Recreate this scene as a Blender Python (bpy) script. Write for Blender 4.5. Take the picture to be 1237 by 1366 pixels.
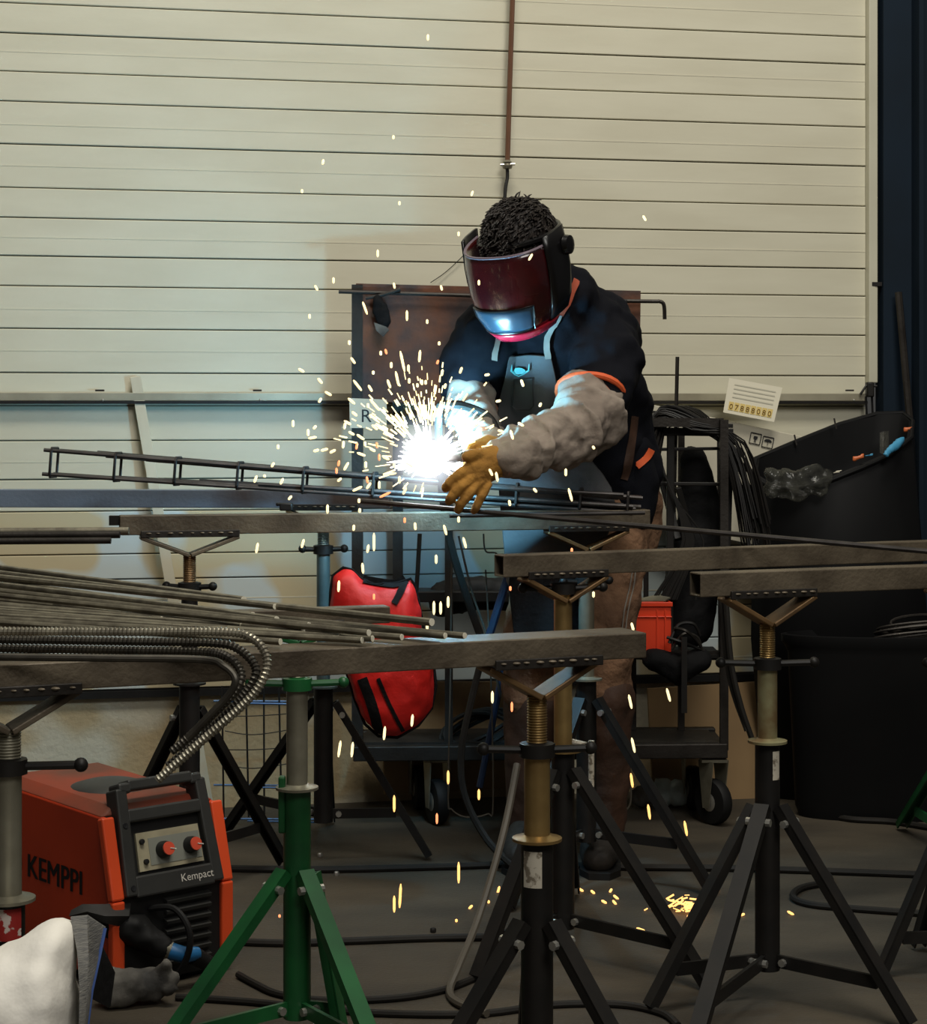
import bpy, bmesh, math, random
from mathutils import Vector, Matrix
from mathutils.bvhtree import BVHTree
random.seed(7)
for o in list(bpy.data.objects):
    bpy.data.objects.remove(o, do_unlink=True)
SC = bpy.context.scene
COL = SC.collection
R = math.radians

# ------------------------------------------------------------------ camera, world, lights, exposure
F, H, CX, HY = 2600.0, 1.12, 618.5, 552.0          # focal length in px, eye height, principal column, horizon row (1237x1366 frame)
cam = bpy.data.objects.new('camera', bpy.data.cameras.new('camera'))
COL.objects.link(cam)
cam.location = (0, 0, H)
cam.rotation_euler = (R(90), 0, 0)
cam.data.sensor_fit = 'VERTICAL'
cam.data.sensor_height = 36.0
cam.data.lens = F / 1366 * 36.0
cam.data.shift_y = (HY - 683.0) / 1366.0
cam.data.clip_start = 0.05
SC.camera = cam

world = bpy.data.worlds.new('hall_air')
SC.world = world
world.use_nodes = True
bg = world.node_tree.nodes['Background']
bg.inputs[0].default_value = (1.0, 0.97, 0.92, 1)
bg.inputs[1].default_value = 0.05

def area(name, loc, target, size, size_y, power, color):
    l = bpy.data.lights.new(name, 'AREA')
    l.shape = 'RECTANGLE'; l.size = size; l.size_y = size_y
    l.energy = power; l.color = color
    o = bpy.data.objects.new(name, l); COL.objects.link(o)
    o.location = loc
    o.rotation_euler = (Vector(target) - Vector(loc)).to_track_quat('-Z', 'Y').to_euler()
    return o
area('hall_lamp_row', (0.4, 2.6, 6.2), (-0.2, 5.2, 1.2), 3.0, 1.2, 205, (1.0, 0.95, 0.835))
area('hall_front_fill', (1.8, -1.5, 5.5), (0, 4.5, 0.8), 2.5, 2.5, 185, (1.0, 0.97, 0.91))  # unseen area light added high on the camera side for frontal fill

SC.view_settings.view_transform = 'Standard'
SC.view_settings.look = 'None'
SC.view_settings.exposure = 0.0
SC.view_settings.gamma = 1.0
SC.view_settings.use_curve_mapping = False

# ------------------------------------------------------------------ helpers
def V(*a): return Vector(a)
def W(px, py, D):
    """a point of the place, measured off the frame at distance D"""
    return Vector(((px - CX) * D / F, D, H - (py - HY) * D / F))
def FL(px, py, z=0.0):
    return W(px, py, F * (H - z) / (py - HY))
def zy(py, D): return H - (py - HY) * D / F

def lin(c):
    c = c / 255.0
    return c / 12.92 if c <= 0.04045 else ((c + 0.055) / 1.055) ** 2.4
def rgb(r, g, b): return (lin(r), lin(g), lin(b), 1.0)

MATS = {}
def mat(name, col, rough=0.6, metal=0.0, col2=None, scale=8.0, amt=0.5, bump=0.0, bscale=60.0, emit=0.0,
        coat=0.0, alpha=1.0, trans=0.0, stretch=(1, 1, 1), detail=6.0, contrast=(0.35, 0.65), spec=0.5):
    if name in MATS: return MATS[name]
    m = bpy.data.materials.new(name); m.use_nodes = True
    nt = m.node_tree; N = nt.nodes; L = nt.links
    b = N['Principled BSDF']
    b.inputs['Base Color'].default_value = col
    b.inputs['Roughness'].default_value = rough
    b.inputs['Metallic'].default_value = metal
    b.inputs['Specular IOR Level'].default_value = spec
    if coat: b.inputs['Coat Weight'].default_value = coat; b.inputs['Coat Roughness'].default_value = 0.06
    if trans: b.inputs['Transmission Weight'].default_value = trans
    if alpha < 1: b.inputs['Alpha'].default_value = alpha
    if emit:
        b.inputs['Emission Color'].default_value = col
        b.inputs['Emission Strength'].default_value = emit
    tc = N.new('ShaderNodeTexCoord'); mp = N.new('ShaderNodeMapping')
    mp.inputs['Scale'].default_value = stretch
    L.new(tc.outputs['Object'], mp.inputs['Vector'])
    if col2 is not None:
        n = N.new('ShaderNodeTexNoise'); n.inputs['Scale'].default_value = scale; n.inputs['Detail'].default_value = detail
        L.new(mp.outputs['Vector'], n.inputs['Vector'])
        r = N.new('ShaderNodeMapRange')
        r.inputs['From Min'].default_value = contrast[0]; r.inputs['From Max'].default_value = contrast[1]
        r.inputs['To Max'].default_value = amt
        L.new(n.outputs['Fac'], r.inputs['Value'])
        x = N.new('ShaderNodeMix'); x.data_type = 'RGBA'
        x.inputs[6].default_value = col; x.inputs[7].default_value = col2
        L.new(r.outputs['Result'], x.inputs[0])
        L.new(x.outputs[2], b.inputs['Base Color'])
    if bump:
        n2 = N.new('ShaderNodeTexNoise'); n2.inputs['Scale'].default_value = bscale; n2.inputs['Detail'].default_value = 4
        L.new(mp.outputs['Vector'], n2.inputs['Vector'])
        bp = N.new('ShaderNodeBump'); bp.inputs['Strength'].default_value = bump; bp.inputs['Distance'].default_value = 0.01
        L.new(n2.outputs['Fac'], bp.inputs['Height'])
        L.new(bp.outputs['Normal'], b.inputs['Normal'])
    MATS[name] = m
    return m

M = {}
M['door'] = mat('door_panel_paint', rgb(214, 210, 188), 0.6, 0, rgb(202, 197, 174), 3.0, 0.6, 0.05, 8, stretch=(1, 1, 4))
M['door_low'] = mat('door_panel_patched_arc_tint', rgb(196, 208, 208), 0.5, 0, rgb(196, 180, 140), 3.2, 0.9, 0.05, 8, contrast=(0.5, 0.54), detail=1.5)  # real tan patches; bluish base has the arc's light put into the colour
M['joint'] = mat('door_joint', rgb(112, 104, 84), 0.8)
M['jamb'] = mat('jamb_paint', rgb(205, 202, 182), 0.5, 0, rgb(180, 176, 155), 4, 0.5)
M['plinth'] = mat('plinth_concrete', rgb(168, 150, 116), 0.85, 0, rgb(190, 186, 168), 2.6, 0.8, 0.3, 60, contrast=(0.5, 0.56), detail=2)
M['floor'] = mat('floor_concrete', rgb(76, 68, 55), 0.7, 0, rgb(50, 45, 37), 2.5, 0.9, 0.25, 90, stretch=(1, 2.2, 1), detail=10)
M['blue_wall'] = mat('dark_blue_steel', rgb(14, 30, 44), 0.7, 0, rgb(10, 22, 32), 4, 0.6, spec=.25)
M['rail'] = mat('galvanised_rail', rgb(178, 172, 150), 0.45, 0.3, rgb(120, 112, 95), 6, 0.6)
M['steel'] = mat('mill_steel', rgb(112, 101, 84), 0.5, 0.35, rgb(70, 60, 48), 9, 0.9, 0.15, 120, stretch=(1, 1, 1))
M['steel_blue_lit'] = mat('blue_lit_steel', rgb(124, 138, 156), 0.4, 0.3, rgb(84, 68, 56), 2.2, 0.9, 0.1, 120, contrast=(0.5, 0.62), detail=5)  # brown-patched steel; the arc's blue light is put into its base colour
M['zinc_mottled'] = mat('mottled_zinc', rgb(146, 142, 106), 0.45, 0.4, rgb(116, 92, 60), 16, 0.9, contrast=(0.42, 0.62))
M['steel_dark'] = mat('dark_steel', rgb(58, 54, 50), 0.5, 0.6, rgb(38, 34, 30), 12, 0.8, 0.1, 120)
M['bar'] = mat('round_bar_steel', rgb(132, 126, 108), 0.45, 0.35, rgb(88, 82, 70), 30, 0.8, 0.1, 200)
M['bar_end'] = mat('cut_bar_end', rgb(232, 226, 204), 0.5)
M['rebar'] = mat('ribbed_bar_steel', rgb(170, 164, 146), 0.36, 0.7, rgb(96, 90, 80), 40, 0.6)
M['rebar_dark'] = mat('dark_ribbed_bar', rgb(72, 68, 60), 0.45, 0.6, rgb(44, 40, 36), 40, 0.6)
M['cage'] = mat('cage_wire', rgb(74, 70, 68), 0.42, 0.6, rgb(40, 36, 34), 18, 0.7)
M['rust'] = mat('rusty_plate', rgb(112, 70, 48), 0.75, 0.15, rgb(66, 54, 52), 7, 1.0, 0.25, 40, detail=9, contrast=(.40, .60))
M['black'] = mat('black_paint', rgb(22, 21, 20), 0.5, 0, rgb(36, 32, 28), 20, 0.5, spec=.3)
M['black_rubber'] = mat('black_rubber', rgb(18, 18, 18), 0.65, 0, rgb(28, 27, 26), 12, 0.5, spec=.3)
M['gold'] = mat('zinc_yellow', rgb(172, 144, 92), 0.38, 0.75, rgb(120, 92, 56), 14, 0.7)
M['greyzinc'] = mat('zinc_grey', rgb(150, 146, 128), 0.42, 0.6, rgb(104, 98, 82), 14, 0.7)
M['vbrass'] = mat('v_head_zinc', rgb(150, 118, 78), 0.45, 0.6, rgb(92, 72, 52), 12, 0.8)
M['teal_steel'] = mat('pale_steel', rgb(120, 140, 138), 0.4, 0.6, rgb(80, 92, 92), 12, 0.6)
M['green'] = mat('green_paint', rgb(24, 92, 46), 0.4, 0, rgb(18, 62, 34), 10, 0.7)
M['bolt'] = mat('bright_bolt', rgb(196, 194, 186), 0.3, 0.8)
M['sticker'] = mat('paper_sticker', rgb(200, 192, 174), 0.7, 0, rgb(110, 98, 80), 70, 0.9, contrast=(0.52, 0.6))
M['sticker_red'] = mat('red_sticker', rgb(200, 186, 176), 0.7, 0, rgb(150, 30, 24), 40, 1.0, contrast=(0.47, 0.5))
M['brown_tube'] = mat('brown_tube', rgb(112, 76, 54), 0.5, 0, rgb(88, 60, 44), 12, 0.6)
M['alu'] = mat('aluminium_strip', rgb(206, 200, 178), 0.45, 0.3, rgb(172, 166, 144), 9, 0.6, stretch=(1, 1, .3))
M['orange'] = mat('orange_enamel', rgb(214, 66, 24), 0.42, 0, rgb(176, 50, 18), 3, 0.7, 0.03, 60)
M['orange_dirty'] = mat('dusty_orange', rgb(150, 62, 36), 0.7, 0, rgb(96, 60, 44), 6, 0.9)
M['orange_edge'] = mat('orange_edge', rgb(236, 84, 40), 0.42)
M['plastic'] = mat('dark_grey_plastic', rgb(52, 52, 50), 0.5, 0, rgb(42, 42, 40), 20, 0.5)
M['plastic_black'] = mat('black_plastic', rgb(22, 22, 22), 0.5)
M['panel_face'] = mat('grey_panel_face', rgb(176, 168, 140), 0.5, 0, rgb(140, 132, 110), 20, 0.7)
M['panel_grey'] = mat('grey_panel_inner', rgb(136, 138, 128), 0.5)
M['knob_red'] = mat('red_knob', rgb(226, 88, 62), 0.4)
M['white_ink'] = mat('white_print', rgb(215, 210, 200), 0.6)
M['black_ink'] = mat('black_print', rgb(14, 14, 18), 0.6)
M['red_cloth'] = mat('red_bag_cloth', rgb(214, 26, 18), 0.6, 0, rgb(170, 16, 14), 10, 0.6, 0.3, 30)
M['black_cloth'] = mat('black_cloth', rgb(13, 13, 14), 0.85, 0, rgb(22, 21, 22), 18, 0.5, 0.3, 60, spec=.2)
M['crate'] = mat('orange_crate_plastic', rgb(226, 64, 26), 0.45, 0, rgb(200, 50, 20), 12, 0.5)
M['card_white'] = mat('white_carton', rgb(202, 196, 176), 0.75, 0, rgb(188, 182, 162), 5, 0.5)
M['paper'] = mat('paper', rgb(226, 220, 198), 0.8)
M['paper_grey'] = mat('paper_print', rgb(198, 194, 175), 0.8)
M['yellow_tile'] = mat('yellow_print', rgb(222, 196, 120), 0.8)
M['brown_ink'] = mat('brown_print', rgb(110, 80, 30), 0.8)
M['tan_board'] = mat('tan_board', rgb(150, 122, 84), 0.8, 0, rgb(126, 100, 68), 3, 0.7)
M['bin'] = mat('black_bin_plastic', rgb(11, 11, 12), 0.6, 0, rgb(16, 16, 16), 8, 0.5, spec=.2)
M['film'] = mat('clear_film', rgb(96, 96, 88), 0.15, 0, rgb(40, 40, 38), 14, 0.8, 0.6, 40, alpha=0.45)
M['trash_blue'] = mat('blue_wrapper', rgb(70, 150, 190), 0.4)
M['trash_orange'] = mat('orange_wrapper', rgb(210, 110, 60), 0.4)
M['bottle'] = mat('clear_bottle', rgb(200, 212, 208), 0.12, 0, rgb(120, 130, 126), 20, .6, .5, 40, alpha=0.75)
M['sack'] = mat('white_sack', rgb(247, 243, 233), 0.75, 0, rgb(230, 224, 208), 5, 0.6, 0.4, 18)
M['sack_mesh'] = mat('grey_woven', rgb(120, 118, 112), 0.8, 0, rgb(84, 84, 84), 60, 0.8, 0.3, 120, stretch=(1, 1, 6))
M['blue_edge'] = mat('blue_binding', rgb(64, 90, 150), 0.6)
M['blue_plastic'] = mat('blue_plastic', rgb(34, 104, 158), 0.4)
M['blue_tube'] = mat('blue_paint_tube', rgb(38, 54, 80), 0.5, 0, rgb(26, 36, 54), 10, .7)
M['blue_wire'] = mat('blue_wire', rgb(50, 100, 150), 0.5)
M['grey_rag'] = mat('grey_rag', rgb(118, 114, 106), 0.8, 0, rgb(40, 40, 40), 12, 0.9, 0.4, 30)
M['skin'] = mat('skin', rgb(176, 118, 92), 0.5, 0, rgb(150, 92, 70), 14, 0.4)
M['hair'] = mat('dark_hair', rgb(22, 15, 11), 0.6, 0, rgb(36, 25, 18), 50, 0.6, 0.8, 90, stretch=(1, 1, .4))
M['shirt'] = mat('navy_shirt', rgb(13, 14, 20), 0.9, 0, rgb(19, 20, 27), 6, 0.5, 0.5, 14, spec=.15)
M['apron'] = mat('grey_apron', rgb(86, 86, 87), 0.85, 0, rgb(66, 67, 68), 10, 0.6, 0.3, 24)
M['strap_orange'] = mat('orange_strap', rgb(160, 74, 50), 0.8)
M['strap_grey'] = mat('grey_strap', rgb(136, 128, 118), 0.8)
M['leather'] = mat('split_leather', rgb(152, 139, 126), 0.9, 0, rgb(112, 100, 90), 9, 0.8, 0.5, 30)
M['orange_trim'] = mat('orange_trim', rgb(224, 96, 48), 0.7)
M['glove'] = mat('mustard_glove', rgb(168, 120, 48), 0.9, 0, rgb(116, 78, 30), 16, 0.7, 0.5, 50)
M['trouser'] = mat('tan_trousers', rgb(146, 112, 86), 0.95, 0, rgb(96, 72, 56), 9, 0.9, 0.8, 40, spec=.15)
M['boot'] = mat('brown_boot', rgb(74, 48, 32), 0.7, 0, rgb(50, 34, 24), 10, 0.7, 0.4, 30)
M['boot_black'] = mat('dark_boot', rgb(46, 40, 34), 0.7, 0, rgb(30, 26, 22), 10, 0.7, 0.3, 40)
M['helmet'] = mat('maroon_helmet', rgb(70, 11, 13), 0.22, 0, rgb(26, 6, 12), 9, .7, coat=0.6)
M['helmet_lip'] = mat('red_helmet_lip', rgb(176, 28, 50), 0.25, 0, coat=0.5)
M['helmet_black'] = mat('black_helmet', rgb(14, 13, 14), 0.3)
M['helmet_rim'] = mat('grey_helmet_rim', rgb(120, 106, 116), 0.3)
M['lens'] = mat('blue_lens', rgb(52, 72, 88), 0.22, 0.2, coat=0.4)
M['badge'] = mat('teal_badge', rgb(110, 200, 200), 0.5)
M['cable'] = mat('black_cable', rgb(27, 25, 22), 0.65, 0, rgb(40, 36, 31), 14, 0.5, spec=.3)
M['cable_grey'] = mat('grey_cable', rgb(78, 72, 62), 0.6)
M['torch'] = mat('torch_metal', rgb(110, 104, 100), 0.4, 0.6)
def emis(name, col, s):
    return mat(name, col, 0.5, emit=s)
M['spark'] = emis('spark_glow', (1.0, 0.80, 0.42, 1), 1.5)
M['spark_red'] = emis('spark_red_glow', (1.0, 0.30, 0.12, 1), 1.6)
M['spark_orange'] = emis('spark_orange_glow', (1.0, 0.52, 0.16, 1), 1.7)
M['arc'] = emis('arc_glow', (0.93, 0.97, 1.0, 1), 9)

ORG = {}
def tag(o, label=None, cat=None, group=None, kind=None):
    if label: o['label'] = label
    if cat: o['category'] = cat
    if group: o['group'] = group
    if kind: o['kind'] = kind
    return o
def thing(name, label, cat, loc, group=None):
    o = bpy.data.objects.new(name, None); COL.objects.link(o)
    o.location = loc; o.empty_display_size = 0.05
    ORG[o] = Vector(loc)
    return tag(o, label, cat, group)

def frame(t, up=None):
    t = t.normalized()
    u = Vector(up) if up is not None else Vector((0, 0, 1))
    if abs(t.dot(u.normalized())) > 0.97: u = Vector((0, 1, 0)) if abs(t.y) < 0.9 else Vector((1, 0, 0))
    s = t.cross(u).normalized()
    return s, s.cross(t).normalized()          # side, up

class MB:
    def __init__(self): self.v = []; self.f = []
    def add(self, vs, fs):
        n = len(self.v); self.v += [Vector(p) for p in vs]; self.f += [tuple(i + n for i in q) for q in fs]
        return self
    def hexa(self, p):          # p: bottom 4 ccw, top 4
        return self.add(p, [(3, 2, 1, 0), (4, 5, 6, 7), (0, 1, 5, 4), (1, 2, 6, 5), (2, 3, 7, 6), (3, 0, 4, 7)])
    def box(self, c, size, rot=None):
        c = Vector(c); hx, hy, hz = [k / 2 for k in size]
        pts = [(-hx, -hy, -hz), (hx, -hy, -hz), (hx, hy, -hz), (-hx, hy, -hz), (-hx, -hy, hz), (hx, -hy, hz), (hx, hy, hz), (-hx, hy, hz)]
        pts = [Vector(p) for p in pts]
        if rot is not None: pts = [rot @ p for p in pts]
        return self.hexa([c + p for p in pts])
    def beam(self, p, q, w, h, up=None):      # solid bar from p to q, w sideways, h along up
        p, q = Vector(p), Vector(q); s, u = frame(q - p, up)
        a, b = s * w / 2, u * h / 2
        return self.hexa([p - a - b, p + a - b, q + a - b, q - a - b, p - a + b, p + a + b, q + a + b, q - a + b])
    def rhs(self, p, q, w, h, t):             # open hollow section
        p, q = Vector(p), Vector(q); s, u = frame(q - p)
        def ring(c, k): return [c - s * (w / 2 - k) - u * (h / 2 - k), c + s * (w / 2 - k) - u * (h / 2 - k), c + s * (w / 2 - k) + u * (h / 2 - k), c - s * (w / 2 - k) + u * (h / 2 - k)]
        vs = ring(p, 0) + ring(q, 0) + ring(p, t) + ring(q, t)
        fs = []
        for i in range(4):
            j = (i + 1) % 4
            fs += [(i, j, 4 + j, 4 + i), (8 + j, 8 + i, 12 + i, 12 + j), (j, i, 8 + i, 8 + j), (4 + i, 4 + j, 12 + j, 12 + i)]
        return self.add(vs, fs)
    def tube(self, pts, r, n=8, closed=False, up=None):
        pts = [Vector(p) for p in pts]; k = len(pts)
        rs = r if isinstance(r, (list, tuple)) else [r] * k
        vs = []; prev = None
        for i, p in enumerate(pts):
            a = pts[(i - 1) % k] if (closed or i > 0) else p
            b = pts[(i + 1) % k] if (closed or i < k - 1) else p
            t = (b - a).normalized() if (b - a).length > 1e-9 else Vector((0, 0, 1))
            if prev is None: s, u = frame(t, up)
            else:
                s = (prev - t * prev.dot(t))
                s = s.normalized() if s.length > 1e-6 else frame(t)[0]
                u = s.cross(t).normalized()
            prev = s
            for j in range(n):
                an = 2 * math.pi * j / n
                vs.append(p + (s * math.cos(an) + u * math.sin(an)) * rs[i])
        fs = []
        for i in range(k if closed else k - 1):
            i2 = (i + 1) % k
            for j in range(n):
                j2 = (j + 1) % n
                fs.append((i * n + j, i2 * n + j, i2 * n + j2, i * n + j2))
        if not closed:
            fs.append(tuple(range(n))); fs.append(tuple((k - 1) * n + j for j in reversed(range(n))))
        return self.add(vs, fs)
    def etube(self, rings, side, n=18, cap=True):      # rings: (p, a, b), a along side
        side = Vector(side); k = len(rings); out = []
        P = [Vector(x[0]) for x in rings]
        full = []
        for i in range(k):
            t = (P[min(i + 1, k - 1)] - P[max(i - 1, 0)]).normalized()
            full.append((P[i], rings[i][1], rings[i][2], t))
        seq = []
        if cap:
            p, a, b, t = full[0]; r = min(a, b)
            for ph in (80, 55, 28): seq.append((p - t * r * math.sin(R(ph)), a * math.cos(R(ph)), b * math.cos(R(ph)), t))
        seq += full
        if cap:
            p, a, b, t = full[-1]; r = min(a, b)
            for ph in (28, 55, 80): seq.append((p + t * r * math.sin(R(ph)), a * math.cos(R(ph)), b * math.cos(R(ph)), t))
        vs = []
        for p, a, b, t in seq:
            s = (side - t * side.dot(t)).normalized(); u = t.cross(s).normalized()
            for j in range(n):
                an = 2 * math.pi * j / n
                vs.append(p + s * a * math.cos(an) + u * b * math.sin(an))
        fs = []
        m = len(seq)
        for i in range(m - 1):
            for j in range(n):
                j2 = (j + 1) % n
                fs.append((i * n + j, i * n + j2, (i + 1) * n + j2, (i + 1) * n + j))
        fs.append(tuple(reversed(range(n)))); fs.append(tuple((m - 1) * n + j for j in range(n)))
        return self.add(vs, fs)
    def cyl(self, p, q, r, n=12): return self.tube([p, q], r, n)
    def sphere(self, c, r, n=10, m=7, scale=(1, 1, 1), rot=None):
        c = Vector(c); vs = []
        for i in range(1, m):
            th = math.pi * i / m
            for j in range(n):
                ph = 2 * math.pi * j / n
                vs.append(Vector((math.sin(th) * math.cos(ph) * scale[0], math.sin(th) * math.sin(ph) * scale[1], math.cos(th) * scale[2])) * r)
        vs.append(Vector((0, 0, r * scale[2]))); vs.append(Vector((0, 0, -r * scale[2])))
        if rot is not None: vs = [rot @ p for p in vs]
        vs = [c + p for p in vs]
        fs = []
        for i in range(m - 2):
            for j in range(n):
                j2 = (j + 1) % n
                fs.append((i * n + j, (i + 1) * n + j, (i + 1) * n + j2, i * n + j2))
        a = (m - 1) * n
        for j in range(n):
            j2 = (j + 1) % n
            fs.append((a, j, j2)); fs.append((a + 1, (m - 2) * n + j2, (m - 2) * n + j))
        return self.add(vs, fs)
    def lathe(self, base, prof, n=20, axis=(0, 0, 1)):   # prof: (r, h) along axis
        base = Vector(base); ax = Vector(axis).normalized()
        s, u = frame(ax); vs = []; k = len(prof)
        for r_, h_ in prof:
            for j in range(n):
                an = 2 * math.pi * j / n
                vs.append(base + ax * h_ + (s * math.cos(an) + u * math.sin(an)) * r_)
        fs = []
        for i in range(k - 1):
            for j in range(n):
                j2 = (j + 1) % n
                fs.append((i * n + j, i * n + j2, (i + 1) * n + j2, (i + 1) * n + j))
        fs.append(tuple(reversed(range(n)))); fs.append(tuple((k - 1) * n + j for j in range(n)))
        return self.add(vs, fs)
    def prism(self, pts, d):      # planar polygon extruded by vector d
        pts = [Vector(p) for p in pts]; d = Vector(d); n = len(pts)
        vs = pts + [p + d for p in pts]
        fs = [tuple(range(n)), tuple(reversed(range(n, 2 * n)))]
        for i in range(n):
            j = (i + 1) % n; fs.append((j, i, n + i, n + j))
        return self.add(vs, fs)
    def grid(self, P, th=None):   # P[i][j] points; th: thickness vector or callable
        a, b = len(P), len(P[0])
        vs = [p for row in P for p in row]
        fs = [(i * b + j, i * b + j + 1, (i + 1) * b + j + 1, (i + 1) * b + j) for i in range(a - 1) for j in range(b - 1)]
        if th is None: return self.add(vs, fs)
        n = len(vs); t = Vector(th)
        vs2 = [p + t for p in vs]
        fs2 = [tuple(reversed([q + n for q in f])) for f in fs]
        rim = [j for j in range(b)] + [i * b + b - 1 for i in range(1, a)] + [(a - 1) * b + j for j in range(b - 2, -1, -1)] + [i * b for i in range(a - 2, 0, -1)]
        sd = []
        for i in range(len(rim)):
            x, y = rim[i], rim[(i + 1) % len(rim)]
            sd.append((y, x, x + n, y + n))
        return self.add(vs + vs2, fs + fs2 + sd)
    def mesh(self, name, off=Vector((0, 0, 0))):
        me = bpy.data.meshes.new(name)
        me.from_pydata([tuple(p - off) for p in self.v], [], self.f)
        bm = bmesh.new(); bm.from_mesh(me)
        bmesh.ops.recalc_face_normals(bm, faces=bm.faces)
        bm.to_mesh(me); bm.free()
        return me
    def build(self, name, m, parent=None, smooth=True, angle=40, bevel=0.0, label=None, cat=None, group=None, kind=None, org=None, solid=0.0, subdiv=0):
        if parent is not None: off = ORG[parent]
        elif org is not None: off = Vector(org)
        else:
            xs = [p.x for p in self.v]; ys = [p.y for p in self.v]; zs = [p.z for p in self.v]
            off = Vector(((min(xs) + max(xs)) / 2, (min(ys) + max(ys)) / 2, min(zs)))
        me = self.mesh(name, off)
        me.materials.append(m)
        if smooth:
            me.polygons.foreach_set('use_smooth', [True] * len(me.polygons))
            me.set_sharp_from_angle(angle=R(angle))
        o = bpy.data.objects.new(name, me); COL.objects.link(o)
        ORG[o] = off
        if parent is not None: o.parent = parent
        else: o.location = off
        if solid:
            s = o.modifiers.new('thick', 'SOLIDIFY'); s.thickness = solid; s.offset = 0
        if bevel:
            b = o.modifiers.new('bevel', 'BEVEL'); b.width = bevel; b.segments = 2; b.limit_method = 'ANGLE'; b.angle_limit = R(40)
        if subdiv:
            s = o.modifiers.new('sub', 'SUBSURF'); s.levels = subdiv; s.render_levels = subdiv
        return tag(o, label, cat, group, kind)

def text_mb(s, size, origin, xdir, ydir, depth=0.0006, align='LEFT', bold=0.0, fit=None):
    cu = bpy.data.curves.new('t', 'FONT'); cu.body = s; cu.size = size; cu.align_x = align
    cu.extrude = 0; cu.offset = bold; cu.resolution_u = 3
    o = bpy.data.objects.new('t', cu); COL.objects.link(o)
    dg = bpy.context.evaluated_depsgraph_get()
    me = bpy.data.meshes.new_from_object(o.evaluated_get(dg))
    x, y = Vector(xdir).normalized(), Vector(ydir).normalized()
    mb = MB(); kx = ky = 1.0
    if fit:
        kx = fit[0] / max(v.co.x for v in me.vertices); ky = fit[1] / max(v.co.y for v in me.vertices)
    mb.add([Vector(origin) + x * v.co.x * kx + y * v.co.y * ky for v in me.vertices], [tuple(p.vertices) for p in me.polygons])
    bpy.data.objects.remove(o, do_unlink=True); bpy.data.meshes.remove(me); bpy.data.curves.remove(cu)
    return mb

def heavy_text(txt, size, origin, xd_, yd_, fit):
    m = MB()
    for k, dx in enumerate((-.0022, 0, .0022)):
        q = text_mb(txt, size, Vector(origin) + Vector(xd_).normalized() * dx + Vector(xd_).cross(Vector(yd_)) * (.0002 * k), xd_, yd_, fit=fit)
        m.add(q.v, q.f)
    return m

def blob(name, mb, m, parent, voxel=0.009, smooth=6, disp=0.0, dscale=0.12, seed=0, label=None):
    """closed overlapping shapes welded into one continuous skin"""
    off = ORG[parent]
    me = mb.mesh(name, off)
    o = bpy.data.objects.new(name, me); COL.objects.link(o)
    r = o.modifiers.new('r', 'REMESH'); r.mode = 'VOXEL'; r.voxel_size = voxel; r.use_smooth_shade = True
    s = o.modifiers.new('s', 'SMOOTH'); s.iterations = smooth; s.factor = 0.5
    if disp:
        tx = bpy.data.textures.new(name + '_folds', 'CLOUDS'); tx.noise_scale = dscale; tx.noise_depth = 2
        d = o.modifiers.new('d', 'DISPLACE'); d.texture = tx; d.strength = disp; d.mid_level = 0.5; d.texture_coords = 'LOCAL'
        s2 = o.modifiers.new('s2', 'SMOOTH'); s2.iterations = 2
    dg = bpy.context.evaluated_depsgraph_get()
    me2 = bpy.data.meshes.new_from_object(o.evaluated_get(dg))
    o.modifiers.clear(); o.data = me2; me2.name = name
    me2.materials.clear(); me2.materials.append(m)
    me2.polygons.foreach_set('use_smooth', [True] * len(me2.polygons))
    bpy.data.meshes.remove(me)
    o.parent = parent; ORG[o] = off
    if label: o['label'] = label
    return o

def smoothpath(pts, sub=6):
    pts = [Vector(p) for p in pts]; out = []
    n = len(pts)
    for i in range(n - 1):
        p0, p1, p2, p3 = pts[max(i - 1, 0)], pts[i], pts[i + 1], pts[min(i + 2, n - 1)]
        for k in range(sub):
            t = k / sub
            out.append(0.5 * ((2 * p1) + (p2 - p0) * t + (2 * p0 - 5 * p1 + 4 * p2 - p3) * t * t + (3 * p1 - p0 - 3 * p2 + p3) * t ** 3))
    out.append(pts[-1])
    return out

# ------------------------------------------------------------------ the setting
WT = math.tan(R(11.3)); WD = 5.68
def wallD(px): return WD / (1 - (px - CX) / F * WT)
wu = Vector((math.cos(R(11.3)), math.sin(R(11.3)), 0)); wn = Vector((math.sin(R(11.3)), -math.cos(R(11.3)), 0))   # along, towards the hall
def wallpt(px, py, off=0.0):
    p = W(px, py, wallD(px)); return p + wn * off

mb = MB(); mb.box((0, 5.0, -0.05), (12, 14, 0.1)); mb.build('floor', M['floor'], kind='structure', smooth=False)

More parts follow.
